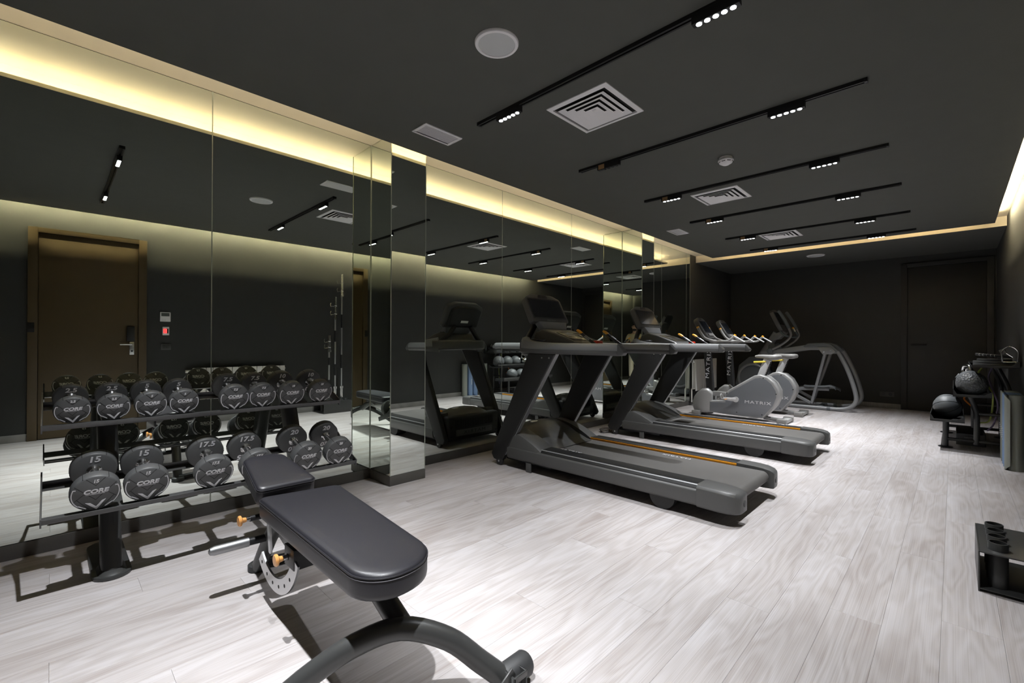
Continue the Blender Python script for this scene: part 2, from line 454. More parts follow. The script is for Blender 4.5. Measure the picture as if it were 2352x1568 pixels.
# ---- door in the right wall
def door_parts(d, m, lm, axis):
    pass
d1 = struct('door_1', MB().box(D1[0]+0.085, D1[1]-0.085, YR-0.02, YR+0.014, 0.008, D1[2]-0.06), DOORM, bev=0.002)
d1['label'] = 'brown wooden door with lever handle, seen in the mirror'
MB().box(D1[0], D1[0]+0.08, YR-0.01, YR+0.032, 0, D1[2]).box(D1[1]-0.08, D1[1], YR-0.01, YR+0.032, 0, D1[2]).box(D1[0]+0.08, D1[1]-0.08, YR-0.01, YR+0.032, D1[2]-0.055, D1[2]).build('door_frame', DOORM, d1, bev=0.003)
MB().rbox(0.702, 0.748, YR+0.014, YR+0.026, 0.974, 1.14, 0.004).build('handle_plate', STEEL, d1)
MB().tube([(0.728, YR+0.026, 1.105), (0.728, YR+0.062, 1.105), (0.715, YR+0.068, 1.105), (0.605, YR+0.068, 1.105)], 0.009, 10).build('lever_handle', CHROME, d1)
MB().rbox(0.672, 0.752, YR+0.014, YR+0.036, 1.145, 1.335, 0.008).build('card_lock', BLACK, d1)
MB().cyl((0.725, YR+0.024, 1.02), (0.725, YR+0.03, 1.02), 0.011, 14).build('keyhole', BLACKM, d1)
MB().box(-0.192, -0.135, YR+0.032, YR+0.036, 1.244, 1.357).build('hinge', BLACKM, d1, bev=0.001)
# ---- door in the far wall
d2 = struct('door_2', MB().box(XF-0.014, XF+0.02, D2[0]+0.085, D2[1]-0.085, 0.008, D2[2]-0.07), DOORD, bev=0.002)
d2['label'] = 'black door at the far end of the room'
MB().box(XF-0.035, XF+0.01, D2[0], D2[0]+0.08, 0, D2[2]).box(XF-0.035, XF+0.01, D2[1]-0.08, D2[1], 0, D2[2]).box(XF-0.035, XF+0.01, D2[0]+0.08, D2[1]-0.08, D2[2]-0.065, D2[2]).build('door_frame', DOORD, d2, bev=0.003)
MB().tube([(XF-0.014, 0.53, 1.14), (XF-0.06, 0.53, 1.14), (XF-0.065, 0.51, 1.14), (XF-0.065, 0.33, 1.14)], 0.009, 8).build('lever_handle', BLACKM, d2)

# ------------------------------------------------------------------ ceiling fittings
def ceil_thing(name, label, cat, x, y, group=None, z=ZC): return thing(name, label, cat, (x, y, z), 0, group)

TRACKS = [0.385, 2.092, 3.290, 4.476, 5.648, 6.892, 8.00]
TLAB = ['black ceiling light track nearest the wooden door, visible only in the mirror',
        'black ceiling light track with two glaring lamps, beside the large round speaker',
        'long black ceiling light track whose lamp nearer the mirrors is unlit',
        'black ceiling light track between the smoke detector and the middle square diffuser',
        'black ceiling light track just beyond the middle square diffuser',
        'black ceiling light track just before the farthest square diffuser',
        'farthest black ceiling light track, lying against the glowing cove']
def lamp_head(parent, x, y, lit, copper, power=1.0, cone=70):
    hl = 0.105
    h = MB().box(-0.016, 0.016, -hl, hl, -0.012, 0.0).rbox(-0.018, 0.018, -hl, hl, -0.058, -0.011, 0.003).build('lamp_head', BLACKM, parent, T(x, y, 0))
    if copper:
        MB().box(-0.0186, 0.0186, 0.035, 0.092, -0.054, -0.016).build('side_plate', COPPER, h)
    d = MB()
    for k in range(5):
        d.cyl((0, -0.075+k*0.0375, -0.0605), (0, -0.075+k*0.0375, -0.0575), 0.0125, 14)
    d.build('led_row', LED if lit else LEDOFF, h)
    if lit:
        ld = bpy.data.lights.new('track_spot', 'SPOT'); ld.energy = SPOT_W*power; ld.color = (0.95, 0.97, 1.0)
        ld.spot_size = math.radians(cone); ld.spot_blend = 0.9; ld.shadow_soft_size = 0.018
        lo = bpy.data.objects.new('track_spot', ld); COL.objects.link(lo); lo.parent = h; lo.location = (0, 0, -0.066)
for i, x in enumerate(TRACKS):
    t = thing('track_light', TLAB[i], 'track light', (x, 0, ZC), 0, 'black track lights across the ceiling')
    y0, y1 = (0.36, 2.38)
    MB().box(-0.017, -0.006, y0, y1, -0.022, 0).box(0.006, 0.017, y0, y1, -0.022, 0).box(-0.006, 0.006, y0, y1, -0.008, 0).build('rail', BLACKM, t)
    for q0, q1 in ((y0-0.004, y0+0.012), (y1-0.012, y1+0.004)): MB().box(-0.018, 0.018, q0, q1, -0.024, 0).build('end_cap', BLACK, t, bev=0.001)
    lamp_head(t, 0, 2.085, i != 2, i >= 2, 1.7 if i == 0 else 1.0, 92 if i == 6 else 70)
    lamp_head(t, 0, 0.77, True, False, 1.7 if i == 0 else 1.0, 92 if i == 6 else 70)

def diffuser(x, y, label):
    t = ceil_thing('air_diffuser', label, 'air diffuser', x, y, 'square ceiling air diffusers')
    W = 0.228
    fr = MB()
    for a0, a1, z0, z1 in ((W, W-0.03, 0, -0.008), ):
        fr.loft([[(-a0,-a0,0),(a0,-a0,0),(a0,a0,0),(-a0,a0,0)], [(-a0,-a0,-0.006),(a0,-a0,-0.006),(a0,a0,-0.006),(-a0,a0,-0.006)],
                 [(-a1,-a1,-0.012),(a1,-a1,-0.012),(a1,a1,-0.012),(-a1,a1,-0.012)], [(-a1,-a1,-0.001),(a1,-a1,-0.001),(a1,a1,-0.001),(-a1,a1,-0.001)]], cap=False)
    fr.build('frame', WHITE, t)
    MB().box(-0.19, 0.19, -0.19, 0.19, -0.0015, -0.0005).build('duct', GROOVE, t)
    for k in range(4):
        a = 0.175-k*0.042; b = a-0.034
        MB().loft([[(-a,-a,-0.016),(a,-a,-0.016),(a,a,-0.016),(-a,a,-0.016)], [(-b,-b,-0.003),(b,-b,-0.003),(b,b,-0.003),(-b,b,-0.003)],
                   [(-b+0.002,-b+0.002,-0.004),(b-0.002,-b+0.002,-0.004),(b-0.002,b-0.002,-0.004),(-b+0.002,b-0.002,-0.004)],
                   [(-a+0.003,-a+0.003,-0.018),(a-0.003,-a+0.003,-0.018),(a-0.003,a-0.003,-0.018),(-a+0.003,a-0.003,-0.018)]], cap=False, closed=True).build('louver', WHITE, t)
    MB().box(-0.016, 0.016, -0.016, 0.016, -0.012, -0.002).build('core', WHITE, t, bev=0.004)
diffuser(2.50, 1.69, 'large white square air diffuser nearest the camera, between the first two light tracks')
diffuser(4.865, 1.73, 'middle white square air diffuser on the ceiling')
diffuser(7.195, 1.75, 'farthest white square air diffuser on the ceiling')
def vent(x, y, label):
    t = ceil_thing('linear_vent', label, 'air vent', x, y, 'small slotted ceiling vents')
    a, b = 0.165, 0.088
    MB().box(-a, a, -b, -b+0.022, -0.008, 0).box(-a, a, b-0.022, b, -0.008, 0).box(-a, -a+0.022, -b+0.022, b-0.022, -0.008, 0).box(a-0.022, a, -b+0.022, b-0.022, -0.008, 0).build('frame', WHITE, t, bev=0.002)
    MB().box(-a+0.02, a-0.02, -b+0.02, b-0.02, -0.002, -0.001).build('duct', WHITE, t)
    for k in range(7):
        yy = -0.056+k*0.0187
        MB().box(-a+0.022, a-0.022, -0.007, 0.007, -0.0008, 0.0008, T(0, yy, -0.005) @ RX(0.5)).build('slat', WHITE, t)
vent(1.99, 2.728, 'white slotted vent in the ceiling beside the first mirrored pillar')
vent(6.035, 2.717, 'white slotted vent in the ceiling near the second mirrored pillar')
def speaker(x, y, r, label, z=ZC):
    t = ceil_thing('ceiling_speaker', label, 'speaker', x, y, 'round ceiling speakers', z)
    MB().lathe([(r, 0), (r, -0.006), (r*0.96, -0.012), (r*0.84, -0.013), (r*0.82, -0.008), (r*0.82, 0)], 40).build('bezel', WHITE, t)
    MB().lathe([(0.0001, -0.010), (r*0.5, -0.0098), (r*0.822, -0.0085), (r*0.822, -0.002)], 40).build('grille', GRILLE, t)
speaker(1.592, 1.678, 0.113, 'round white ceiling speaker nearest the camera')
speaker(9.30, 1.72, 0.135, 'round ceiling speaker on the soffit beyond the far cove', ZC+0.004)
t = ceil_thing('smoke_detector', 'white domed smoke detector on the ceiling', 'smoke detector', 3.895, 1.349)
MB().lathe([(0.050, 0), (0.050, -0.012), (0.044, -0.014)], 28).build('base', WHITE, t)
MB().lathe([(0.044, -0.013), (0.058, -0.018), (0.060, -0.028), (0.050, -0.045), (0.026, -0.060), (0.010, -0.066), (0.0001, -0.067)], 28).build('dome', WHITE, t)
for k in range(8):
    a = k*PI/4
    MB().box(-0.014, 0.014, -0.0015, 0.0015, -0.003, 0.003, RZ(a) @ T(0, 0.053, -0.040) @ RX(0.5)).build('slot', GROOVE, t)

# ------------------------------------------------------------------ wall fittings
def wall_fix(name, label, cat, x0, x1, z0, z1): return thing(name, label, cat, ((x0+x1)/2, YR, (z0+z1)/2))
t = wall_fix('thermostat', 'white thermostat with grey display on the wall beside the wooden door', 'thermostat', 1.012, 1.125, 1.409, 1.539)
MB().rbox(-0.056, 0.056, 0, 0.018, -0.063, 0.063, 0.004).build('housing', WHITE, t)
MB().box(-0.044, 0.044, 0.018, 0.0188, 0.008, 0.052).build('display', mat('lcd', (0.10, 0.11, 0.10), 0.3), t)
MB().box(-0.04, 0.006, 0.018, 0.0186, -0.04, -0.036).box(-0.04, 0.006, 0.018, 0.0186, -0.052, -0.048).build('printed_lines', GRILLE, t)
t = wall_fix('key_card_switch', 'small white wall switch with a glowing red light', 'switch', 1.04, 1.111, 1.227, 1.342)
MB().rbox(-0.036, 0.036, 0, 0.014, -0.056, 0.056, 0.004).build('housing', WHITE, t)
MB().rbox(-0.026, 0.008, 0.013, 0.018, -0.028, 0.028, 0.003).build('indicator', REDLED, t)
MB().box(0.012, 0.026, 0.014, 0.0146, -0.03, 0.03).build('printed_lines', GROOVE, t)
t = wall_fix('light_switch', 'dark grey double light switch low beside the wooden door', 'switch', 1.023, 1.131, 1.033, 1.115)
MB().rbox(-0.054, 0.054, 0, 0.010, -0.041, 0.041, 0.003).build('plate', mat('switch_grey', (0.075, 0.077, 0.075), 0.4), t)
for s in (-1, 1): MB().rbox(s*0.02-0.018, s*0.02+0.018, 0.009, 0.014, -0.028, 0.028, 0.003).build('rocker', mat('switch_dark', (0.05, 0.052, 0.05), 0.4), t)
t = thing('wall_socket', 'dark double socket low on the far wall', 'socket', (XF, 0.86, 0.252))
MB().rbox(-0.012, 0, -0.10, 0.10, -0.045, 0.045, 0.003).build('plate', mat('socket_grey', (0.055, 0.055, 0.05), 0.45), t)
for s in (-1, 1): MB().cyl((-0.0125, s*0.05, 0), (-0.010, s*0.05, 0), 0.028, 20).build('outlet', BLACK, t)

def radiator(label, loc, rz, n, h, pitch=0.08, sy=1):
    Y = S(1, sy, 1)
    t = thing('radiator', label, 'radiator', loc, rz, 'white column radiators')
    for k in range(n):
        x = (k+0.5)*pitch
        m = MB()
        m.rbox(x-0.036, x+0.036, 0.070, 0.080, 0.0, h, 0.004)
        m.rbox(x-0.012, x+0.012, 0.012, 0.072, 0.03, h-0.03, 0.004)
        m.rbox(x-0.036, x+0.036, 0.004, 0.016, 0.04, h-0.05, 0.004)
        for q in range(3): m.rbox(x-0.030, x+0.030, 0.016+q*0.019, 0.028+q*0.019, h-0.05-q*0.012, h-0.006, 0.003)
        MB().add(m.v, m.f, Y).build('radiator_section', RADW, t)
    for zz in (0.045, h-0.045): MB().cyl((-0.02, 0.042, zz), (n*pitch+0.01, 0.042, zz), 0.014, 12, M=Y).build('header_pipe', RADW, t)
    MB().cyl((-0.02, 0.042, h-0.045), (-0.075, 0.042, h-0.045), 0.02, 14, M=Y).build('valve', RADW, t)
    MB().tube([(-0.02, 0.042, 0.045), (-0.07, 0.042, 0.045), (-0.085, 0.042, 0.03), (-0.085, 0.042, -0.20)], 0.011, 10, M=Y).build('pipe', RADW, t)
    return t
radiator('long white radiator on the right wall, seen behind the dumbbells in the mirror', (1.36, YR+0.012, 0.34), 0, 15, 0.44)
r2 = radiator('tall white radiator on the wall beyond the mirrors', (8.40, YW-0.02, 0.262), 0, 13, 0.59, sy=-1)
MB().box(-0.075, -0.02, -0.055, -0.03, 0.535, 0.56).build('valve_cap', ORANGEW, r2)
# ------------------------------------------------------------------ dumbbell rack
def stadium(a, b, n=8):
    """outline, half width a (x), half depth b (y), b>=a"""
    o = []
    for k in range(n+1):
        t = PI*k/n; o.append((a*math.cos(t), (b-a)+a*math.sin(t)))
    for k in range(n+1):
        t = PI+PI*k/n; o.append((a*math.cos(t), -(b-a)+a*math.sin(t)))
    return o
TILT = math.radians(17)
rack = thing('dumbbell_rack', 'black two-tier dumbbell rack standing in front of the mirror', 'rack', (0.66, 3.10, 0))
RL = T(-0.66, -3.10, 0)
for xx in (0.215, 1.15):
    secs = []
    for k in range(7):
        f = k/6; z = 0.02+f*0.80; yc = 2.995+0.345*f
        secs.append([(xx+u, yc+v, z) for u, v in stadium(0.041, 0.075)])
    up = MB().loft(secs, True, RL).build('upright', SATIN, rack)
    MB().prism([(xx+u, 3.165+v) for u, v in stadium(0.075, 0.28, 12)], 0.0, 0.018, 'z', RL).build('base_plate', SATIN, rack, bev=0.005)
    MB().loft([[(xx+u*1.35, 2.995+v*1.3, 0.018) for u, v in stadium(0.041, 0.075)], [(xx+u*1.06, 3.0+v*1.05, 0.034) for u, v in stadium(0.041, 0.075)]], True, RL).build('weld_collar', SATIN, rack)
    for sy in (2.925, 3.395):
        MB().prism([(xx+0.012*u, sy+0.005*v) for u, v in ((-1.6,-1),(1.6,-1),(1.6,1),(-1.6,1))], 0.0165, 0.0195, 'z', RL).build('slot', GROOVE, rack)
def tray(y0, z0, x0, x1, depth, name):
    M = RL @ T(0, y0, z0) @ RX(TILT)
    fr = MB().box(x0, x1, 0, 0.042, -0.004, 0, M).box(x0, x1, -0.004, 0, -0.010, 0.014, M).build('front_rail', TRAYM, rack, bev=0.0012)
    MB().box(x0, x1, depth-0.042, depth, -0.004, 0, M).box(x0, x1, depth, depth+0.004, -0.008, 0.024, M).build('rear_rail', TRAYM, rack, bev=0.0012)
    for xx in (x0, x1-0.004):
        MB().prism([(-0.006, -0.022), (depth+0.006, -0.022), (depth+0.006, 0.075), (depth-0.02, 0.075), (depth*0.55, 0.030), (-0.006, 0.020)], xx-0.002, xx+0.004, 'x', M).build('end_plate', TRAYM, rack, bev=0.001)
    for xx in (0.215, 1.15):
        MB().prism([(0.03, -0.012), (depth+0.03, -0.012), (depth+0.03, -0.060), (depth-0.05, -0.060), (0.07, -0.030)], xx-0.035, xx+0.035, 'x', M).build('bracket', SATIN, rack, bev=0.002)
    return M
TRAY_T = (2.970, 0.745, -0.030, 1.37, 0.262)
TRAY_B = (2.830, 0.356, -0.030, 1.42, 0.315)
tray(*TRAY_T, 't'); tray(*TRAY_B, 'b')

# ------------------------------------------------------------------ dumbbells
def face_marks(R, num):
    h = 0.0007; out = []
    out.append(('chevron_mark', MB().flat([(-0.40*R, -0.47*R), (-0.20*R, -0.52*R), (0.02*R, -0.76*R), (0.24*R, -0.45*R), (0.40*R, -0.38*R), (0.04*R, -0.93*R)], None, h)))
    for sgn in (-1, 1):
        a0, a1 = math.radians(158), math.radians(222)
        arc = [(sgn*0.92*R*math.cos(a0+(a1-a0)*k/10), 0.92*R*math.sin(a0+(a1-a0)*k/10)) for k in range(11)]
        e = arc[-1]; arc += [(e[0]*0.93, e[1]*1.0), (e[0]*0.55, e[1]*1.30)]
        s0 = arc[0]; arc = [(s0[0]*0.90, s0[1]*0.98)] + arc
        out.append(('rim_arc', MB().stroke(arc, 0.045*R, None, h)))
    v, f = text_mesh('CORE', 0.30*R, 0.18, 0.012*R, 0.0004, 1.0)
    out.append(('logo_lettering', MB().add(v, f, T(0, 0.13*R, h) @ S(1.22, 1, 1)).stroke([(-0.38*R, -0.02*R), (0.34*R, -0.02*R)], 0.028*R, None, h)))
    v, f = text_mesh(num, 0.24*R, 0.12, 0.010*R, 0.0004, 0.95)
    out.append(('face_number', MB().add(v, f, T(0, 0.70*R, h))))
    res = []
    for n, m in out:
        me = m.mesh(n); me.materials.append(WHITEP); res.append((n, me))
    return res
def face_grooves(R):
    m = MB(); w = 0.024*R; h = 0.0005
    m.stroke([(-0.80*R, 0.52*R), (0.0, -0.36*R), (0.80*R, 0.52*R)], w, None, h)
    m.stroke([(-0.36*R, 0.86*R), (0.0, 0.46*R), (0.36*R, 0.86*R)], w, None, h)
    m.stroke([(-0.40*R, 0.08*R), (-0.80*R, -0.30*R)], w, None, h)
    m.stroke([(0.40*R, 0.08*R), (0.80*R, -0.30*R)], w, None, h)
    m.stroke([(-0.72*R, -0.22*R), (-0.25*R, -0.86*R)], w, None, h)
    m.stroke([(0.72*R, -0.22*R), (0.25*R, -0.86*R)], w, None, h)
    return m
def inner_number(R, num):
    v, f = text_mesh(num, 0.46*R, 0.12, 0.014*R, 0.0004, 1.0)
    return MB().add(v, f, T(0, 0.64*R, 0.0006) @ S(1.15, 1, 1))
_db = {}
def dumbbell_meshes(num, R, L):
    if num in _db: return _db[num]
    hw = L*0.205
    c = 0.007
    head = MB().lathe([(0.0001, -hw/2), (R-c, -hw/2), (R-0.002, -hw/2+c*0.5), (R, -hw/2+c), (R, hw/2-c), (R-0.002, hw/2-c*0.5), (R-c, hw/2), (0.0001, hw/2)], 40).mesh('head')
    head.materials.append(URETH)
    gr = MB()
    for k in range(6):
        gr.box(-0.0009, 0.0009, R-0.003, R+0.0006, -hw/2+0.003, hw/2-0.003, RZ(k*PI/3+PI/6)) if k == 0 else None
    gr = gr.mesh('rim_groove'); gr.materials.append(GROOVE)
    hand = MB().lathe([(0.019, -L/2+hw*0.9), (0.019, -L/2+hw+0.004), (0.0165, -L/2+hw+0.012), (0.0160, -0.02), (0.0175, 0), (0.0160, 0.02), (0.0165, L/2-hw-0.012), (0.019, L/2-hw-0.004), (0.019, L/2-hw*0.9)], 20).mesh('handle')
    hand.materials.append(CHROME)
    col = MB().lathe([(0.030, -L/2+hw-0.002), (0.030, -L/2+hw+0.008), (0.020, -L/2+hw+0.018)], 24).mesh('collar')
    col.materials.append(CHROME)
    fm = face_marks(R, num)
    fg = face_grooves(R).mesh('face_groove'); fg.materials.append(GROOVE)
    nb = inner_number(R, num).mesh('weight_number'); nb.materials.append(WHITEP)
    _db[num] = (head, gr, hand, col, fm, fg, nb, hw)
    return _db[num]
def dumbbell(num, R, L, x, tr, label):
    head, gr, hand, col, fm, fg, nb, hw = dumbbell_meshes(num, R, L)
    y0, z0, _, _, dep = tr
    u = dep/2
    t = thing('dumbbell', label, 'dumbbell', (x, y0+u*math.cos(TILT)-R*math.sin(TILT), z0+u*math.sin(TILT)+R*math.cos(TILT)), 0, 'grey round-headed dumbbells on the rack')
    t.rotation_euler = (TILT, 0, random.uniform(-0.03, 0.03))
    A = RX(PI/2)                    # lathe axis z -> -y ; local "up" stays up
    place('handle', hand, t, A); place('collar', col, t, A); place('collar', col, t, A @ RX(PI))
    for s in (-1, 1):               # s=-1: head towards the room
        h = place('head', head, t, T(0, s*(L/2-hw/2), 0) @ A)
        [place('rim_groove', gr, h, RZ(k_*PI/3)) for k_ in range(6)]
        if s < 0:
            F = T(0, 0, hw/2); I = T(0, 0, -hw/2) @ RY(PI)
        else:
            F = T(0, 0, -hw/2) @ RY(PI); I = T(0, 0, hw/2)
        [place(n_, m_, h, F) for n_, m_ in fm]; place('face_groove', fg, h, F); place('weight_number', nb, h, I); place('weight_number', nb, h, I @ RZ(PI))
DB_T = [('2.5', 0.066, 0.195, 0.071, 'grey 2.5 dumbbell at the left end of the upper tier'), ('2.5', 0.066, 0.195, 0.221, 'grey 2.5 dumbbell second from the left on the upper tier'),
        ('5', 0.068, 0.20, 0.365, 'grey 5 dumbbell on the upper tier next to the 2.5 ones'), ('5', 0.068, 0.20, 0.505, 'grey 5 dumbbell on the upper tier beside the empty gap'),
        ('7.5', 0.075, 0.225, 0.745, 'grey 7.5 dumbbell on the upper tier, first right of the empty gap'), ('7.5', 0.075, 0.225, 0.893, 'grey 7.5 dumbbell on the upper tier beside the left 10 dumbbell'),
        ('10', 0.077, 0.24, 1.055, 'grey 10 dumbbell on the upper tier, second from the right end'), ('10', 0.077, 0.24, 1.235, 'grey 10 dumbbell at the right end of the upper tier')]
DB_B = [('15', 0.089, 0.275, 0.150, 'large grey 15 dumbbell at the left end of the lower tier'), ('15', 0.089, 0.275, 0.337, 'large grey 15 dumbbell second from the left on the lower tier'),
        ('17.5', 0.089, 0.29, 0.617, 'large grey 17.5 dumbbell on the lower tier left of the bench seat'), ('17.5', 0.089, 0.29, 0.822, 'grey 17.5 dumbbell mostly hidden behind the bench seat'),
        ('20', 0.089, 0.305, 1.097, 'large grey 20 dumbbell on the lower tier just right of the bench seat'), ('20', 0.089, 0.305, 1.300, 'large grey 20 dumbbell at the right end of the lower tier')]
for d in DB_T: dumbbell(*d[:4], TRAY_T, d[4])
for d in DB_B: dumbbell(*d[:4], TRAY_B, d[4])

# ------------------------------------------------------------------ weight bench
bench = thing('weight_bench', 'adjustable black leather weight bench with grey steel frame and orange knobs', 'bench', (0.77, 1.80, 0))
BL = T(-0.77, -1.80, 0)
def round_poly(pts, rad, n=7):
    out = []; N = len(pts)
    for i in range(N):
        p = Vector(pts[i]); a = (Vector(pts[i-1])-p); b = (Vector(pts[(i+1) % N])-p)
        r = rad[i]
        la, lb = a.length, b.length; a.normalize(); b.normalize()
        ang = a.angle(b); d = min(r/math.tan(ang/2), la*0.49, lb*0.49); r = d*math.tan(ang/2)
        c = p+(a+b).normalized()*(r/math.sin(ang/2))
        s = p+a*d-c; e = p+b*d-c
        a0 = math.atan2(s.y, s.x); a1 = math.atan2(e.y, e.x)
        da = (a1-a0+PI) % (2*PI)-PI
        for k in range(n+1):
            t = a0+da*k/n; out.append((c.x+r*math.cos(t), c.y+r*math.sin(t)))
    return out
def pad(name, poly, z0, z1, M, crown=0.006):
    cx = sum(p[0] for p in poly)/len(poly); cy = sum(p[1] for p in poly)/len(poly)
    rings = []
    for k, (ins, z) in enumerate([(0.012, z0), (0.002, z0+0.008), (0.0, z0+0.02), (0.0, z1-0.020), (0.003, z1-0.010), (0.010, z1-0.003), (0.022, z1), (0.06, z1+crown*0.6)]):
        ring = []
        for p in poly:
            d = Vector((p[0]-cx, p[1]-cy)); q = d*(1-ins/max(d.length, 0.05)); ring.append((cx+q.x, cy+q.y, z))
        rings.append(ring)
    o = MB().loft(rings, True, M).build(name, LEATHER, bench, angle=50)
    def inset(i, z): return [(p[0]-(p[0]-cx)*i/max(math.hypot(p[0]-cx, p[1]-cy), 0.05), p[1]-(p[1]-cy)*i/max(math.hypot(p[0]-cx, p[1]-cy), 0.05), z) for p in poly]
    MB().tube(inset(-0.0006, z1-0.021), 0.0013, 5, closed=True, M=M).build('stitching', STITCH, o)
    MB().tube(inset(-0.0004, z1-0.012), 0.0022, 6, closed=True, M=M).build('piping', LEATHER, o)
    return o
backpoly = round_poly([(0.625, 2.145), (0.955, 2.085), (0.872, 1.170), (0.615, 1.150)], [0.03, 0.03, 0.14, 0.14], 10)
pad('backrest_pad', backpoly, 0.398, 0.480, BL)
seatpoly = round_poly([(-0.128, 0.0), (0.128, 0.0), (0.092, 0.38), (-0.092, 0.38)], [0.03, 0.03, 0.06, 0.06])
SM = BL @ T(0.757, 2.165, 0.425) @ RZ(0.0) @ RX(math.radians(10))
pad('seat_pad', seatpoly, 0.0, 0.085, SM)
# frame
MB().rbox(0.74, 0.81, 1.40, 2.14, 0.345, 0.398, 0.006, BL).build('back_beam', BLACKM, bench)
MB().rbox(0.70, 0.85, 1.50, 2.10, 0.386, 0.399, 0.003, BL).build('pad_plate', BLACKM, bench)
MB().prism([(2.0, 0.35), (2.14, 0.35), (2.12, 0.29), (2.04, 0.27), (1.98, 0.30)], 0.705, 0.715, 'x', BL).build('hinge_plate', SATIN, bench, bev=0.002)
MB().tube([(0.775, 2.16, 0.36), (0.775, 2.30, 0.40), (0.775, 2.45, 0.44)], 0.026, 8, M=BL).build('seat_beam', BLACKM, bench)
MB().tube([(0.735, 2.50, 0.012), (0.745, 2.38, 0.18), (0.755, 2.22, 0.36)], [0.034, 0.034, 0.032], 16, M=BL).build('rear_post', SATIN, bench)
MB().lathe([(0.040, 0.0), (0.044, 0.004), (0.044, 0.030), (0.036, 0.036)], 20, BL @ T(0.735, 2.51, 0)).build('foot_ring', RUBBER, bench)
MB().tube([(0.735, 2.51, 0.028), (0.82, 2.495, 0.028), (0.95, 2.47, 0.028)], 0.022, 10, M=BL).build('rear_foot', BLACKM, bench)
for s in (-1, 1):
    xa, xb = 0.75+s*0.03, 0.75+s*0.10
    MB().cyl((xa, 2.345, 0.215), (xb, 2.35, 0.215), 0.0175, 14, M=BL).build('handle_stub', BLACKM, bench)
    MB().tube([(xb, 2.35, 0.215), (0.75+s*0.235, 2.36, 0.214), (0.75+s*0.252, 2.361, 0.214), (0.75+s*0.258, 2.362, 0.214)], [0.0205, 0.0205, 0.016, 0.006], 16, M=BL).build('grip', GRIPM, bench)
# quadrant plate with holes
arc = []
N = 22
for k in range(N+1):
    a = math.radians(230+110*k/N); arc.append((2.036-0.285*math.cos(a), 0.395+0.285*math.sin(a)))
inner = []
for k in range(N+1):
    a = math.radians(230+110*(N-k)/N); inner.append((2.036-0.225*math.cos(a), 0.395+0.225*math.sin(a)))
q = MB(); ring_o = arc; ring_i = list(reversed(inner))
rings = []
for k in range(N+1):
    (ya, za), (yb, zb) = ring_o[k], ring_i[k]
    rings.append([(0.655, ya, za), (0.663, ya, za), (0.663, yb, zb), (0.655, yb, zb)])
quad = MB().loft(rings, True, BL).build('adjust_quadrant', STEEL, bench)
hl = MB()
for k in range(7):
    a = math.radians(237+16*k)
    hl.cyl((0.6544, 2.036-0.255*math.cos(a), 0.395+0.255*math.sin(a)), (0.6636, 2.036-0.255*math.cos(a), 0.395+0.255*math.sin(a)), 0.0075, 10, M=BL)
hl.build('hole', GROOVE, quad)
MB().prism(round_poly([(2.24, 0.36), (2.205, 0.36), (2.175, 0.20), (2.205, 0.20)], [0.008]*4, 4), 0.690, 0.698, 'x', BL).build('link_plate', STEEL, bench)
MB().box(0.652, 0.74, 1.80, 1.90, 0.27, 0.35, BL).build('latch_block', BLACKM, bench, bev=0.004)
def knob(y, z, x):
    MB().cyl((0.70, y, z), (x+0.035, y, z), 0.013, 14, M=BL).build('plunger', BLACKM, bench)
    MB().cyl((x+0.036, y, z), (x+0.022, y, z), 0.0095, 14, M=BL).build('plunger_nut', CHROME, bench)
    MB().lathe([(0.0001, 0), (0.020, 0.001), (0.0235, 0.006), (0.0225, 0.012), (0.012, 0.018), (0.010, 0.032), (0.0001, 0.033)], 22, BL @ T(x-0.012, y, z) @ RY(PI/2)).build('knob', ORANGEW, bench)
knob(2.255, 0.355, 0.592); knob(1.865, 0.307, 0.615)
# front leg and arched base
MB().tube([(0.775, 1.56, 0.36), (0.782, 1.38, 0.305), (0.785, 1.25, 0.245)], [0.036, 0.036, 0.036], 18, M=BL).build('front_leg', SATIN, bench)
MB().tube(smooth([(0.40, 1.50, 0.03), (0.47, 1.44, 0.075), (0.55, 1.385, 0.145), (0.655, 1.315, 0.218), (0.775, 1.240, 0.250), (0.90, 1.165, 0.195), (0.99, 1.108, 0.105), (1.05, 1.065, 0.045)], 5), 0.034, 16, M=BL).build('base_arch', SATIN, bench)
MB().lathe([(0.036, 0), (0.042, 0.01), (0.042, 0.10), (0.036, 0.11)], 20, BL @ T(0.31, 1.525, 0.043) @ RY(PI/2)).build('foot_roller', RUBBER, bench)
MB().lathe([(0.036, 0), (0.042, 0.01), (0.042, 0.10), (0.036, 0.11)], 20, BL @ T(1.05, 1.06, 0.043) @ RY(PI/2)).build('foot_roller', RUBBER, bench)
MB().prism([(1.00, 0.075), (1.045, 0.10), (1.06, 0.075), (1.06, 0.02), (1.02, 0.02)], 0.995, 1.001, 'y', BL @ T(0.0, 0.02, 0)).box(1.04, 1.10, 1.00, 1.006, 0.055, 0.075, BL).box(1.04, 1.046, 1.00, 1.06, 0.02, 0.075, BL).box(1.094, 1.10, 1.00, 1.06, 0.02, 0.075, BL).build('wheel_bracket', SATIN, bench, bev=0.001)
MB().tube([(0.784, 1.262, 0.252), (0.80, 1.235, 0.262), (0.815, 1.225, 0.255)], 0.014, 8, M=BL).build('weld_bead', SATIN, bench)
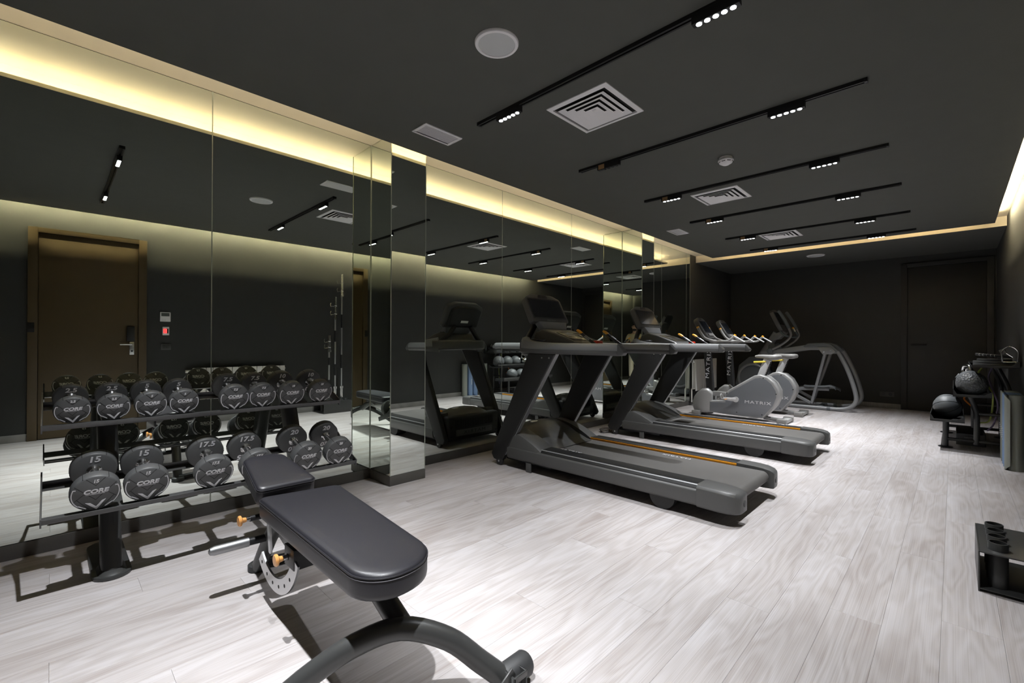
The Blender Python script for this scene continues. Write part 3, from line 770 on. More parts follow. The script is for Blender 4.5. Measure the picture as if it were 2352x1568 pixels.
# ------------------------------------------------------------------ treadmills
def rrect(a, b, r, n=4):
    o = []
    for cx, cy, t0 in ((a-r, b-r, 0), (-a+r, b-r, PI/2), (-a+r, -b+r, PI), (a-r, -b+r, 1.5*PI)):
        for k in range(n+1):
            t = t0+PI/2*k/n; o.append((cx+r*math.cos(t), cy+r*math.sin(t)))
    return o
def letters(s, size, m, parent, M, name='lettering', shear=0, offset=0.0, spacing=1.0, sx=1.0, depth=0.0006):
    v, f = text_mesh(s, size, shear, offset, depth, spacing)
    return MB().add(v, f, S(sx, 1, 1)).build(name, m, parent, M)

def make_treadmill(label):
    t = thing('treadmill', label, 'treadmill', (0, 0, 0), 0, 'treadmills facing the mirrors')
    # side rails
    for s in (-1, 1):
        prof = [(0.305, 0.10), (0.445, 0.085), (0.462, 0.10), (0.466, 0.15), (0.462, 0.185), (0.450, 0.200), (0.305, 0.200)]
        MB().prism([(s*a, b) for a, b in prof], -0.80, 0.95, 'y').build('side_rail', TMGREY, t, bev=0.004)
        ft = MB().prism([(s*0.304, 0.200), (s*0.304, 0.227), (s*0.436, 0.224), (s*0.454, 0.199)], -0.80, 0.55, 'y').build('foot_rail', TMDARK, t, bev=0.002)
        rb = MB()
        for k in range(6): rb.box(s*(0.335+k*0.016)-0.003, s*(0.335+k*0.016)+0.003, -0.79, 0.53, 0.2245, 0.2262)
        rb.build('rib', TMDARK, ft)
        MB().prism([(s*0.434, 0.2235), (s*0.440, 0.2175), (s*0.443, 0.2195), (s*0.437, 0.2260)], -0.80, 0.55, 'y').build('edge_trim', TMLIGHT, ft)
        MB().box(min(s*0.296, s*0.3045), max(s*0.296, s*0.3045), -0.80, 0.56, 0.203, 0.2225).build('orange_strip', ORANGE, t, bev=0.002)
        # rear end cap
        rings = []
        for y, z1, z0, xo, xi in ((-0.80, 0.230, 0.083, 0.469, 0.296), (-0.93, 0.227, 0.080, 0.469, 0.296), (-0.99, 0.222, 0.080, 0.463, 0.297), (-1.030, 0.214, 0.081, 0.446, 0.299), (-1.053, 0.203, 0.083, 0.418, 0.301), (-1.060, 0.192, 0.088, 0.385, 0.304)):
            c = 0.012
            rings.append([(s*xi, y, z0), (s*(xo-c), y, z0), (s*xo, y, z0+c), (s*xo, y, z1-2*c), (s*(xo-c), y, z1-c*0.6), (s*(xo-3*c), y, z1), (s*xi, y, z1)])
        MB().loft(rings).build('end_cap', TMGREY, t, bev=0.003)
        MB().cyl((s*0.350, -1.056, 0.140), (s*0.350, -1.063, 0.140), 0.020, 18).build('roller_bolt', BLACK, t)
        # rear foot disc and front leveller
        MB().cyl((s*0.44, -0.55, 0.094), (s*0.30, -0.55, 0.094), 0.094, 36).build('rear_foot', TMDARK, t, bev=0.004)
        MB().rbox(s*0.45-0.006, s*0.45+0.006, 0.66, 0.72, 0.0, 0.085, 0.003).build('leveller', TMGREY, t)
        # wheel
        MB().lathe([(0.012, -0.018), (0.036, -0.016), (0.040, -0.008), (0.040, 0.008), (0.036, 0.016), (0.012, 0.018)], 24, T(s*0.445, 1.055, 0.040) @ RY(PI/2)).build('wheel', RUBBER, t)
        MB().cyl((s*0.42, 1.055, 0.040), (s*0.468, 1.055, 0.040), 0.009, 12).build('axle', STEEL, t)
        # upright blade
        up = [(0.695, 1.055), (0.385, 1.055), (0.865, 0.30), (0.980, 0.11), (1.02, 0.05), (1.08, 0.040), (1.135, 0.048), (1.165, 0.095)]
        MB().prism(up, s*0.405, s*0.462, 'x').build('upright', TMDARK, t, bev=0.012, seg=3)
        MB().prism([(0.381, 1.055), (0.975, 0.105), (0.980, 0.109), (0.386, 1.06)], s*0.412, s*0.455, 'x').build('upright_trim', TMLIGHT, t)
        for k, q in enumerate((0.62, 0.45)):
            MB().cyl((s*0.463, 0.53-k*0.08, 1.02), (s*0.466, 0.53-k*0.08, 1.02), 0.008, 10).build('bolt', STEEL, t)
        # side hood (wing)
        rings = []
        for k in range(9):
            f = k/8; y = 0.545+f*0.46; h = 0.212+0.145*math.sin(f*PI*0.5)**0.9
            c = 0.02
            rings.append([(s*0.292, y, 0.198), (s*0.456, y, 0.150), (s*0.458, y, max(0.152, h-0.05)), (s*(0.454-c*0.4), y, h-0.018), (s*(0.438-c), y, h-0.002), (s*0.34, y, h), (s*0.292, y, h+0.004)])
        MB().loft(rings).build('side_hood', TMGREY, t)
    # belt loop over the rear roller
    top, bot, yf, yr = 0.206, 0.120, 0.78, -0.985
    loop = [(yf, top), (yr, top)]
    rc = (top-bot)/2
    for k in range(1, 10):
        a = PI/2+PI*k/10; loop.append((yr+rc*math.cos(a), (top+bot)/2+rc*math.sin(a)))
    loop += [(yr, bot), (yf, bot)]
    MB().prism(loop, -0.288, 0.288, 'x').build('running_belt', BELT, t, angle=30)
    MB().box(-0.30, 0.30, -0.90, 0.95, 0.125, 0.195).build('deck_frame', BLACK, t)
    letters('MATRIX', 0.042, WHITEP, t, T(-0.235, 0.40, top+0.0008) @ RZ(PI/2) @ RZ(PI), spacing=1.1, sx=1.5, offset=0.0)
    letters('MATRIX', 0.042, WHITEP, t, T(0.235, -0.35, top+0.0008) @ RZ(PI/2), spacing=1.1, sx=1.5, offset=0.0)
    # motor hood
    rings = []
    for y, h, w in ((0.50, 0.214, 0.27), (0.58, 0.245, 0.292), (0.66, 0.295, 0.30), (0.76, 0.358, 0.305), (0.84, 0.388, 0.31), (0.93, 0.392, 0.33), (1.02, 0.375, 0.36), (1.08, 0.335, 0.37), (1.115, 0.27, 0.37)):
        ring = [(-w, y, 0.195), (w, y, 0.195)]
        for k in range(9):
            u = 1-2*k/8; ring.append((w*u*(0.97 if abs(u) < 1 else 0.98), y, 0.20+(h-0.20)*(1-abs(u)**4.0*0.72)))
        rings.append(ring)
    hood = MB().loft(rings).build('motor_hood', HOODG, t, angle=50)
    MB().lathe([(0.0001, 0.006), (0.8, 0.005), (1.0, 0.001), (1.0, -0.006)], 28, T(-0.12, 0.92, 0.389) @ RX(0.02) @ S(0.050, 0.026, 1)).build('badge', STEEL, hood)
    # front cover with grille
    fc = MB().rbox(-0.385, 0.385, 1.02, 1.125, 0.055, 0.335, 0.035, None, 3).build('front_cover', TMDARK, t)
    MB().box(-0.285, 0.285, 1.1245, 1.1262, 0.195, 0.292).build('grille_opening', GROOVE, fc)
    g = MB()
    for k in range(36): g.box(-0.275+k*0.0157-0.003, -0.275+k*0.0157+0.003, 1.125, 1.130, 0.198, 0.289)
    tag(g.build('grille_slat', TMDARK, fc), kind='stuff')
    MB().rbox(-0.27, 0.27, 1.118, 1.130, 0.105, 0.175, 0.005).build('name_plate', TMGREY, fc)
    letters('MATRIX', 0.05, TMDARK, fc, T(0, 1.1305, 0.140) @ RZ(PI) @ RX(PI/2), spacing=1.2, sx=1.6)
    for s in (-1, 1):
        for zz in (0.11, 0.21): MB().cyl((s*0.340, 1.120, zz), (s*0.340, 1.1275, zz), 0.011, 12).build('screw_hole', GROOVE, fc)
    MB().box(-0.37, 0.37, 0.50, 1.05, 0.045, 0.198).build('motor_pan', BLACK, t, bev=0.01)
    # handrails
    for s in (-1, 1):
        pts = [(s*0.432, -0.205, 1.102), (s*0.434, -0.05, 1.104), (s*0.434, 0.25, 1.104), (s*0.432, 0.50, 1.106), (s*0.420, 0.66, 1.112), (s*0.385, 0.78, 1.120), (s*0.315, 0.855, 1.126)]
        P = smooth(pts, 4); prof = [(0.030, -0.030), (0.030, 0.018), (0.020, 0.040), (-0.004, 0.047), (-0.026, 0.040), (-0.033, 0.018), (-0.030, -0.030), (-0.016, -0.050), (0.016, -0.050)]
        sc = []
        for k in range(len(P)):
            f = k/(len(P)-1); sc.append((1.0+0.55*f, 0.92+0.85*max(0, (f-0.35)/0.65)**1.6))
        hr = MB().sweep(P, [(a*s, b) for a, b in prof], scales=sc).build('handrail', TMLIGHT, t, angle=45)
        MB().sweep([p-Vector((0, 0, 0.002)) for p in P], [(0.0325*s, -0.012), (0.0325*s, -0.034), (0.017*s, -0.0525), (-0.017*s, -0.0525), (-0.0325*s, -0.034), (-0.0325*s, -0.012)], scales=sc).build('under_shell', TMGREY, hr)
        MB().prism([(-0.203, 1.146), (-0.262, 1.082), (-0.248, 1.056), (-0.203, 1.052)], s*0.432-0.031, s*0.432+0.031, 'x').build('rail_end', TMGREY, hr, bev=0.008, seg=3)
        # cup holder and sensor grip
        MB().tube([(s*0.315+0.058*math.cos(a*PI/12), 0.70+0.058*math.sin(a*PI/12), 1.178) for a in range(24)], 0.009, 8, closed=True).build('cup_holder', BLACK, t)
        MB().lathe([(0.055, 0.0), (0.050, -0.05), (0.0001, -0.05)], 24, T(s*0.315, 0.70, 1.176)).build('cup', BLACK, t)
        gp = MB().tube([(s*0.205, 0.155, 1.135), (s*0.205, 0.215, 1.172), (s*0.205, 0.305, 1.232)], [0.012, 0.013, 0.013], 12).build('sensor_grip', BLACK, t)
        MB().tube([(s*0.205, 0.296, 1.230), (s*0.205, 0.325, 1.250), (s*0.205, 0.345, 1.259), (s*0.205, 0.354, 1.258)], [0.0130, 0.0135, 0.011, 0.005], 12).build('orange_tip', ORANGET, gp)
        MB().tube([(s*0.2065, 0.215, 1.175), (s*0.2065, 0.262, 1.207)], 0.0132, 12).build('sensor_plate', GRIPM, gp)
        MB().tube([(s*0.41, 0.50, 1.12), (s*0.30, 0.40, 1.125), (s*0.205, 0.17, 1.132)], 0.016, 10).build('grip_arm', TMGREY, t)
    yoke = smooth([(-0.36, 0.80, 1.115), (-0.24, 0.885, 1.12), (0, 0.925, 1.122), (0.24, 0.885, 1.12), (0.36, 0.80, 1.115)], 5)
    MB().sweep(yoke, [(a*1.6, b*1.15) for a, b in rrect(0.04, 0.05, 0.022)]).build('console_yoke', TMGREY, t)
    pod = MB().prism([(0.36, 1.10), (0.345, 1.135), (0.40, 1.170), (0.60, 1.243), (0.74, 1.280), (0.83, 1.25), (0.86, 1.17), (0.80, 1.10)], -0.215, 0.215, 'x').build('console_pod', HOODG, t, bev=0.018, seg=3)
    KA = math.atan2(0.073, 0.20)
    MB().rbox(-0.175, 0.175, -0.100, 0.110, -0.004, 0.004, 0.003, T(0, 0.500, 1.2085) @ RX(KA)).build('keypad', TAN, pod)
    for s in (-1, 1): MB().rbox(s*0.10-0.05, s*0.10+0.05, -0.03, 0.03, 0.003, 0.006, 0.002, T(0, 0.500, 1.2085) @ RX(KA)).build('key', BLACK, pod)
    MB().rbox(-0.11, 0.11, -0.07, 0.05, -0.01, 0.010, 0.008, T(0, 0.25, 1.130)).build('stop_tray', TMLIGHT, t)
    MB().rbox(-0.05, 0.05, 0.245, 0.295, 1.135, 1.172, 0.012).build('stop_button', RED, t)
    for s in (-1, 1): MB().tube([(s*0.31, 0.86, 1.15), (s*0.20, 0.90, 1.24), (s*0.12, 0.90, 1.34)], 0.028, 10).build('display_strut', TMDARK, t)
    # display
    DA = math.atan2(0.14, 0.27)
    DM = T(0, 0.795, 1.350) @ RX(-DA)       # local: x right, z up the panel, -y faces the runner
    outl = round_poly([(-0.272, 0.0), (0.272, 0.0), (0.264, 0.268), (0.16, 0.312), (-0.16, 0.312), (-0.264, 0.268)], [0.025, 0.025, 0.04, 0.15, 0.15, 0.04], 5)
    dp = MB().prism(outl, 0.0, 0.060, 'y', DM).build('display_housing', TMGREY, t, bev=0.008, seg=2)
    MB().prism([(a*0.82, 0.03+b*0.80) for a, b in outl], 0.055, 0.105, 'y', DM).build('display_back', TMDARK, dp, bev=0.02)
    MB().prism(round_poly([(-0.250, 0.036), (0.250, 0.036), (0.244, 0.262), (-0.244, 0.262)], [0.012]*4, 3), -0.0022, 0.004, 'y', DM).build('bezel', BLACK, dp)
    MB().prism([(-0.232, 0.050), (0.232, 0.050), (0.227, 0.248), (-0.227, 0.248)], -0.0034, 0.0, 'y', DM).build('screen', SCREEN, dp)
    MB().prism(round_poly([(-0.075, 0.272), (0.075, 0.272), (0.06, 0.305), (-0.06, 0.305)], [0.006]*4, 3), -0.003, 0.003, 'y', DM).build('fan_vent', BLACK, dp)
    letters('MATRIX', 0.022, TMLIGHT, dp, DM @ T(0, -0.0012, 0.018) @ RX(PI/2), spacing=1.15, sx=1.5)
    MB().prism([(-0.21, 0.0), (0.21, 0.0), (0.17, -0.085), (-0.17, -0.085)], -0.012, 0.05, 'y', DM).build('display_neck', TMLIGHT, dp, bev=0.012)
    MB().box(-0.055, 0.055, 0.1045, 0.106, 0.085, 0.115, DM).build('rating_label', WHITE, dp)
    return t
tm = make_treadmill('nearer treadmill with dark grey deck and large screen, between the two mirrored pillars')
tm.location = (3.415, 2.0, 0)
tm2 = copy_tree(tm); tm2['label'] = 'farther treadmill, in front of the second mirrored pillar'
tm2.location = (5.445, 2.0, 0)
# loose power cable in front of the farther treadmill
pts = []
for k in range(40):
    a = k*2*PI/16; pts.append((5.02+0.10*math.cos(a)+0.004*k*0.2, 3.20+0.055*math.sin(a)+0.001*k, 0.006+0.0045*(k/6)))
tag(MB().tube(smooth(pts, 2), 0.0055, 6).build('power_cable', BLACK), 'coiled black power cable on the floor in front of the farther treadmill', 'cable')

# ------------------------------------------------------------------ exercise bikes
def make_bike(label):
    t = thing('exercise_bike', label, 'exercise bike', (0, 0, 0), 0, 'upright exercise bikes facing the mirrors')
    body = [(-0.34, 0.045), (-0.50, 0.24), (-0.555, 0.37), (-0.55, 0.47), (-0.49, 0.585), (-0.40, 0.665), (-0.30, 0.695), (-0.22, 0.675), (0.14, 0.435), (0.205, 0.36), (0.215, 0.27), (0.44, 0.245), (0.44, 0.06), (0.20, 0.05), (-0.10, 0.045)]
    sh = MB().prism(body, -0.115, 0.115, 'x').build('shroud', BIKEL, t, bev=0.028, seg=3)
    face = [(-0.33, 0.062), (-0.47, 0.24), (-0.515, 0.37), (-0.51, 0.46), (-0.455, 0.56), (-0.38, 0.625), (-0.30, 0.648), (-0.235, 0.632), (0.12, 0.405), (0.178, 0.345), (0.185, 0.235), (0.42, 0.220), (0.42, 0.075), (0.20, 0.062), (-0.10, 0.058)]
    for s in (-1, 1):
        fp = MB().prism(face, s*0.110, s*0.118, 'x').build('side_cover', BIKEG, sh, bev=0.003)
        for y, z in ((-0.345, 0.640), (0.165, 0.385), (-0.515, 0.42), (-0.33, 0.10), (0.02, 0.10)):
            MB().cyl((s*0.113, y, z), (s*0.1195, y, z), 0.008, 10).build('screw_hole', GROOVE, fp)
        letters('MATRIX', 0.062, WHITEP, fp, T(s*0.1187, -0.27, 0.272) @ (RZ(-PI/2) if s < 0 else RZ(PI/2)) @ RX(PI/2), spacing=1.12, sx=1.5, offset=0.0)
        # crank, pedal
        sg = -s
        MB().tube([(s*0.128, 0.03, 0.295), (s*0.150, 0.10, 0.296), (s*0.155, 0.20, 0.298 if s < 0 else 0.292)], [0.034, 0.026, 0.018], 14, flat=0.45, up=(1, 0, 0)).build('crank_arm', BIKEW, t) if s < 0 else MB().tube([(0.128, 0.03, 0.295), (0.150, -0.04, 0.294), (0.155, -0.14, 0.292)], [0.034, 0.026, 0.018], 14, flat=0.45, up=(1, 0, 0)).build('crank_arm', BIKEW, t)
        MB().cyl((s*0.118, 0.03, 0.295), (s*0.138, 0.03, 0.295), 0.042, 22).build('crank_cap', BIKEW, t)
        py = 0.205 if s < 0 else -0.145
        pd = MB().rbox(min(s*0.165, s*0.255), max(s*0.165, s*0.255), py-0.048, py+0.055, 0.285, 0.305, 0.006).build('pedal', mat('pedal_grey', (0.16, 0.15, 0.14), 0.5), t)
        MB().box(min(s*0.168, s*0.252), max(s*0.168, s*0.252), py-0.060, py-0.047, 0.290, 0.300).build('reflector', ORANGEW, pd)
        MB().tube([(s*0.172, py, 0.30), (s*0.175, py+0.01, 0.352), (s*0.21, py+0.012, 0.372), (s*0.245, py+0.01, 0.352), (s*0.25, py, 0.30)], 0.010, 6).build('strap', BIKEL, pd)
    # front fairing
    rings = []
    for y, z0, z1, w in ((0.40, 0.05, 0.375, 0.10), (0.47, 0.04, 0.435, 0.125), (0.55, 0.035, 0.425, 0.13), (0.63, 0.04, 0.365, 0.12), (0.69, 0.06, 0.29, 0.095), (0.715, 0.09, 0.24, 0.06)):
        rings.append([(a, y, (z0+z1)/2+b) for a, b in rrect(w, (z1-z0)/2, min(0.045, w*0.6))])
    MB().loft(rings).build('front_fairing', BIKEL, t, angle=50)
    MB().rbox(-0.06, 0.06, 0.12, 0.46, 0.315, 0.388, 0.012).build('cross_bar', BIKEL, t)
    # stabilisers
    for y, w in ((-0.605, 0.215), (0.62, 0.20)):
        st = MB().rbox(-w, w, y-0.055, y+0.055, 0.012, 0.062, 0.012).build('stabiliser', BIKEL, t)
        for s in (-1, 1):
            MB().rbox(s*w*0.83-0.04, s*w*0.83+0.04, y-0.062, y+0.062, 0.0, 0.075, 0.012).build('end_pad', SEATG, st)
        MB().cyl((0, y, 0.03), (0, y+(0.28 if y < 0 else -0.2), 0.05), 0.028, 14).build('spar', BIKEL, st)
    # mast with lettering
    P = [(0, 0.455, 0.36), (0, 0.470, 0.60), (0, 0.490, 0.85), (0, 0.515, 1.16)]
    MB().sweep(P, [(a, b) for a, b in rrect(0.045, 0.055, 0.02)], up=(0, -1, 0)).build('mast', TMDARK, t)
    letters('MATRIX', 0.085, WHITEP, t, T(-0.0465, 0.474, 0.83) @ RZ(-PI/2) @ RX(PI/2) @ RZ(-PI/2-0.07) @ RZ(PI), spacing=1.15, sx=1.45, offset=0.0)
    # console
    A = math.atan2(0.20, 0.33)
    CM = T(0, 0.43, 1.235) @ RX(-A)
    o = round_poly([(-0.125, 0.0), (0.125, 0.0), (0.165, 0.12), (0.165, 0.335), (0.10, 0.395), (-0.10, 0.395), (-0.165, 0.335), (-0.165, 0.12)], [0.03, 0.03, 0.05, 0.05, 0.08, 0.08, 0.05, 0.05], 4)
    c = MB().prism(o, 0.0, 0.075, 'y', CM).build('console', TMGREY, t, bev=0.012, seg=3)
    MB().prism(round_poly([(-0.14, 0.10), (0.14, 0.10), (0.14, 0.335), (-0.14, 0.335)], [0.015]*4, 3), -0.0025, 0.004, 'y', CM).build('bezel', BLACK, c)
    MB().prism([(-0.118, 0.118), (0.118, 0.118), (0.118, 0.32), (-0.118, 0.32)], -0.0038, 0.0, 'y', CM).build('screen', SCREEN, c)
    MB().rbox(-0.09, 0.09, -0.02, 0.03, 0.035, 0.085, 0.012, CM).build('keypad', SEATG, c)
    MB().rbox(-0.05, 0.05, -0.003, 0.01, 0.352, 0.382, 0.004, CM).build('fan_vent', BLACK, c)
    # handlebars: horns, elbow pads
    for s in (-1, 1):
        MB().tube(smooth([(0, 0.46, 1.175), (s*0.12, 0.33, 1.185), (s*0.20, 0.36, 1.195), (s*0.225, 0.46, 1.235), (s*0.222, 0.535, 1.33), (s*0.218, 0.575, 1.405)], 4), 0.021, 10).build('horn', SEATG, t)
        MB().tube([(s*0.218, 0.569, 1.392), (s*0.2175, 0.580, 1.415)], 0.0216, 10).build('horn_tip', ORANGET, t)
        MB().tube(smooth([(s*0.09, 0.36, 1.182), (s*0.20, 0.22, 1.185), (s*0.225, 0.11, 1.19), (s*0.222, 0.055, 1.235), (s*0.215, 0.015, 1.275)], 4), 0.018, 10).build('rear_grip', BIKEL, t)
        MB().rbox(-0.022, 0.022, -0.09, 0.09, -0.008, 0.008, 0.006, T(s*0.222, -0.045, 1.222) @ RX(0.55)).build('sensor_pad', BIKEW, t)
        MB().tube([(s*0.216, 0.022, 1.268), (s*0.2145, 0.010, 1.283)], 0.0188, 10).build('grip_tip', ORANGET, t)
    # seat
    MB().sweep([(0, -0.285, 0.65), (0, -0.375, 0.915)], rrect(0.048, 0.042, 0.012), up=(1, 0, 0)).build('seat_post', BIKEW, t)
    nt = MB()
    for k in range(9):
        f = 0.12+k*0.095; nt.box(-0.020, 0.020, -0.012, 0.012, -0.0085, 0.0085, T(0, -0.285-0.09*f-0.047, 0.65+0.265*f-0.013) @ RX(0.33))
    nt.build('notch', GROOVE, t)
    rings = []
    for y, w, z0, z1 in ((-0.205, 0.022, 0.945, 0.970), (-0.24, 0.034, 0.935, 0.982), (-0.31, 0.044, 0.930, 0.985), (-0.38, 0.075, 0.918, 0.984), (-0.44, 0.115, 0.905, 0.985), (-0.49, 0.130, 0.908, 0.986), (-0.53, 0.115, 0.920, 0.980), (-0.545, 0.08, 0.935, 0.968)):
        rings.append([(a, y, (z0+z1)/2+b) for a, b in rrect(w, (z1-z0)/2, min(w, (z1-z0)/2)*0.9)])
    MB().loft(rings).build('saddle', SEATG, t, angle=60)
    MB().tube([(-0.03, -0.36, 0.885), (-0.05, -0.30, 0.880), (-0.055, -0.20, 0.872)], 0.013, 10).build('seat_lever', YELLOW, t)
    return t
bk = make_bike('nearer grey upright exercise bike, just beyond the farther treadmill')
bk.location = (7.455, 2.35, 0)
bk2 = copy_tree(bk); bk2['label'] = 'farther grey upright exercise bike, half hidden behind the nearer bike'
bk2.location = (8.42, 2.35, 0)

# ------------------------------------------------------------------ elliptical trainer
t = thing('elliptical_trainer', 'grey elliptical trainer with tall swinging handles by the far wall', 'elliptical trainer', (9.72, 2.0, 0))
EL = T(0, -2.0, 0)
for s in (-1, 1):
    xx = s*0.31
    nm = [(xx, 2.75, 0.045), (xx, 2.2, 0.035), (xx, 1.60, 0.035), (xx, 1.38, 0.040), (xx*0.99, 1.24, 0.085), (xx*0.97, 1.165, 0.20), (xx*0.95, 1.19, 0.40), (xx*0.90, 1.28, 0.70), (xx*0.86, 1.40, 0.98), (xx*0.85, 1.46, 1.06)]
    MB().tube(smooth(nm, 4), 0.034, 12, M=EL).build('rear_frame_tube', ELLG, t)
    MB().cyl((xx, 1.52, 0.035), (xx, 1.57, 0.035), 0.037, 12, M=EL).build('tube_sleeve', ELLD, t)
    # overhead beam and shell
    MB().sweep([(xx*0.8, 2.62, 0.965), (xx*0.8, 2.25, 1.02), (xx*0.82, 1.90, 1.085), (xx*0.84, 1.60, 1.09)], rrect(0.028, 0.045, 0.014), M=EL).build('overhead_beam', ELLG, t)
    MB().prism([(1.93, 1.10), (1.86, 1.16), (1.62, 1.175), (1.52, 1.15), (1.40, 1.03), (1.44, 1.01), (1.62, 1.10), (1.90, 1.09)], xx*0.84-0.045, xx*0.84+0.045, 'x', EL).build('beam_shell', ELLD, t, bev=0.014, seg=3)
    pl = MB().prism([(1.72, 1.095), (1.52, 1.095), (1.45, 1.02), (1.50, 0.975), (1.63, 0.965)], xx*0.84+s*0.02, xx*0.84+s*0.05, 'x', EL).build('pivot_plate', ELLG, t, bev=0.004)
    for y, z in ((1.615, 1.01), (1.515, 1.035)): MB().cyl((xx*0.84+s*0.05, y, z), (xx*0.84+s*0.058, y, z), 0.017, 14, M=EL).build('bolt', CHROME, pl)
    # hanging link, foot beam, pedal
    off = 0.0 if s < 0 else 0.06
    MB().sweep([(xx*0.84, 1.60, 1.0), (xx*0.84, 1.80+off, 0.10+off*0.5)], rrect(0.022, 0.042, 0.012), up=(1, 0, 0), M=EL).build('hanging_link', ELLG, t)
    MB().sweep([(xx*0.75, 2.55, 0.22), (xx*0.75, 2.2, 0.30), (xx*0.75, 1.95, 0.345), (xx*0.75, 1.55, 0.36)], rrect(0.022, 0.026, 0.01), M=EL).build('foot_beam', ELLG, t)
    MB().sweep([(xx*0.80, 2.15, 0.28), (xx*0.82, 1.82+off, 0.10+off*0.5)], rrect(0.018, 0.026, 0.008), M=EL).build('lower_link', ELLG, t)
    rings = []
    for y, w, z in ((1.92, 0.05, 0.40), (1.86, 0.07, 0.395), (1.62, 0.078, 0.405), (1.54, 0.075, 0.42), (1.47, 0.06, 0.395), (1.455, 0.045, 0.37)):
        rings.append([(xx*0.72+a, y, z+b-(0.06 if s > 0 else 0)) for a, b in rrect(w, 0.016, 0.012)])
    MB().loft(rings, True, EL).build('pedal', ELLD, t, angle=50)
    # moving handles
    dx = s*0.30
    MB().tube(smooth([(dx, 2.44, 1.035), (dx, 2.29, 1.12), (dx, 2.16, 1.23), (dx*0.98, 2.12, 1.32), (dx*0.95, 2.16, 1.45)], 4), 0.020, 10, M=EL).build('handle_arm', ELLG, t)
    MB().tube(smooth([(dx*0.95, 2.15, 1.43), (dx*0.92, 2.22, 1.58), (dx*0.90, 2.30, 1.72), (dx*0.90, 2.335, 1.765)], 4), [0.027]*12+[0.014], 12, M=EL).build('foam_grip', mat('foam_grip', (0.10, 0.125, 0.14), 0.7), t)
    MB().lathe([(0.04, -0.03), (0.052, -0.02), (0.052, 0.02), (0.04, 0.03)], 20, EL @ T(dx, 2.46, 1.015) @ RY(PI/2)).build('pivot_hub', ELLD, t)
MB().tube(smooth([(-0.20, 2.31, 1.38), (-0.22, 2.24, 1.31), (-0.16, 2.16, 1.28), (0.0, 2.10, 1.275), (0.16, 2.16, 1.28), (0.22, 2.12, 1.31), (0.20, 2.17, 1.40)], 4), 0.019, 10, M=EL).build('fixed_handlebar', mat('foam_grip', (0.10, 0.125, 0.14), 0.7), t)
MB().tube([(0.20, 2.16, 1.38), (0.20, 2.19, 1.44)], 0.022, 10, M=EL).build('sensor_grip', STEEL, t)
MB().sphere((0.2, 2.193, 1.447), 0.022, 12, 8, M=EL).build('orange_tip', ORANGET, t)
MB().sweep([(0, 2.92, 0.25), (0, 2.86, 0.62), (0, 2.62, 1.02), (0, 2.42, 1.36)], rrect(0.055, 0.075, 0.03), up=(1, 0, 0), M=EL).build('mast', ELLG, t)
EA = math.radians(24)
CM = EL @ T(0, 2.28, 1.40) @ RX(-EA)
c = MB().prism(round_poly([(-0.14, 0.0), (0.14, 0.0), (0.18, 0.14), (0.18, 0.39), (0.1, 0.44), (-0.1, 0.44), (-0.18, 0.39), (-0.18, 0.14)], [0.03]*8, 3), 0, 0.07, 'y', CM).build('console', TMGREY, t, bev=0.012)
MB().prism(round_poly([(-0.15, 0.12), (0.15, 0.12), (0.15, 0.38), (-0.15, 0.38)], [0.015]*4, 3), -0.003, 0.004, 'y', CM).build('screen', SCREEN, c)
MB().prism([(2.52, 1.20), (2.44, 1.34), (2.30, 1.40), (2.24, 1.36), (2.36, 1.24)], -0.09, 0.09, 'x', EL).build('console_neck', ELLG, t, bev=0.02)
# front drive housing: two ring covers and body
MB().prism(round_poly([(2.55, 0.06), (2.98, 0.05), (3.12, 0.35), (3.06, 0.72), (2.86, 0.90), (2.62, 0.86), (2.46, 0.50)], [0.06]*7, 4), -0.15, 0.15, 'x', EL).build('drive_housing', ELLD, t, bev=0.03)
for s in (-1, 1):
    MB().tube([(s*0.16, 2.80+0.25*math.cos(k*PI/16), 0.48+0.27*math.sin(k*PI/16)) for k in range(32)], 0.026, 8, closed=True, M=EL).build('flywheel_ring', ELLG, t)
    MB().sweep([(s*0.17, 2.80, 0.48), (s*0.19, 2.62, 0.36), (s*0.20, 2.52, 0.24)], rrect(0.02, 0.045, 0.014), M=EL).build('crank_arm', ELLG, t)
    MB().prism(round_poly([(2.34, 0.96), (2.52, 0.96), (2.52, 1.12), (2.42, 1.17)], [0.02]*4, 3), s*0.17-0.02, s*0.17+0.02, 'x', EL).build('shroud_fin', ELLD, t, bev=0.006)
MB().rbox(-0.33, 0.33, 2.70, 2.80, 0.0, 0.07, 0.02, EL).build('front_base', ELLG, t)
MB().rbox(-0.33, 0.33, 1.66, 1.74, 0.01, 0.065, 0.015, EL).build('rear_cross_member', ELLD, t)
# ------------------------------------------------------------------ ball rack
br = thing('ball_rack', 'black three-tier storage rack for balls and plates along the right wall', 'rack', (7.6, -0.18, 0))
QL = T(-7.6, 0.18, 0)
SHELVES = [(0.185, -0.085, 0.320, 'lower'), (0.005, -0.285, 0.600, 'mid'), (-0.135, -0.475, 0.915, 'top')]
for (ya, yb, z, nm) in SHELVES:
    MB().box(6.79, 8.42, yb, ya, z-0.006, z, QL).box(6.79, 8.42, ya-0.004, ya, z, z+0.075 if nm != 'top' else z+0.012, QL).box(6.79, 8.42, yb, yb+0.004, z, z+0.05, QL).build('shelf', SATIN, br, bev=0.0015)
    for xx in (6.79, 8.416): MB().prism([(yb, z-0.008), (ya, z-0.008), (ya, z+0.078 if nm != 'top' else z+0.02), (ya-0.03, z+0.02), (yb+0.06, z+0.02), (yb, z+0.06)], xx, xx+0.004, 'x', QL).build('shelf_end', SATIN, br)
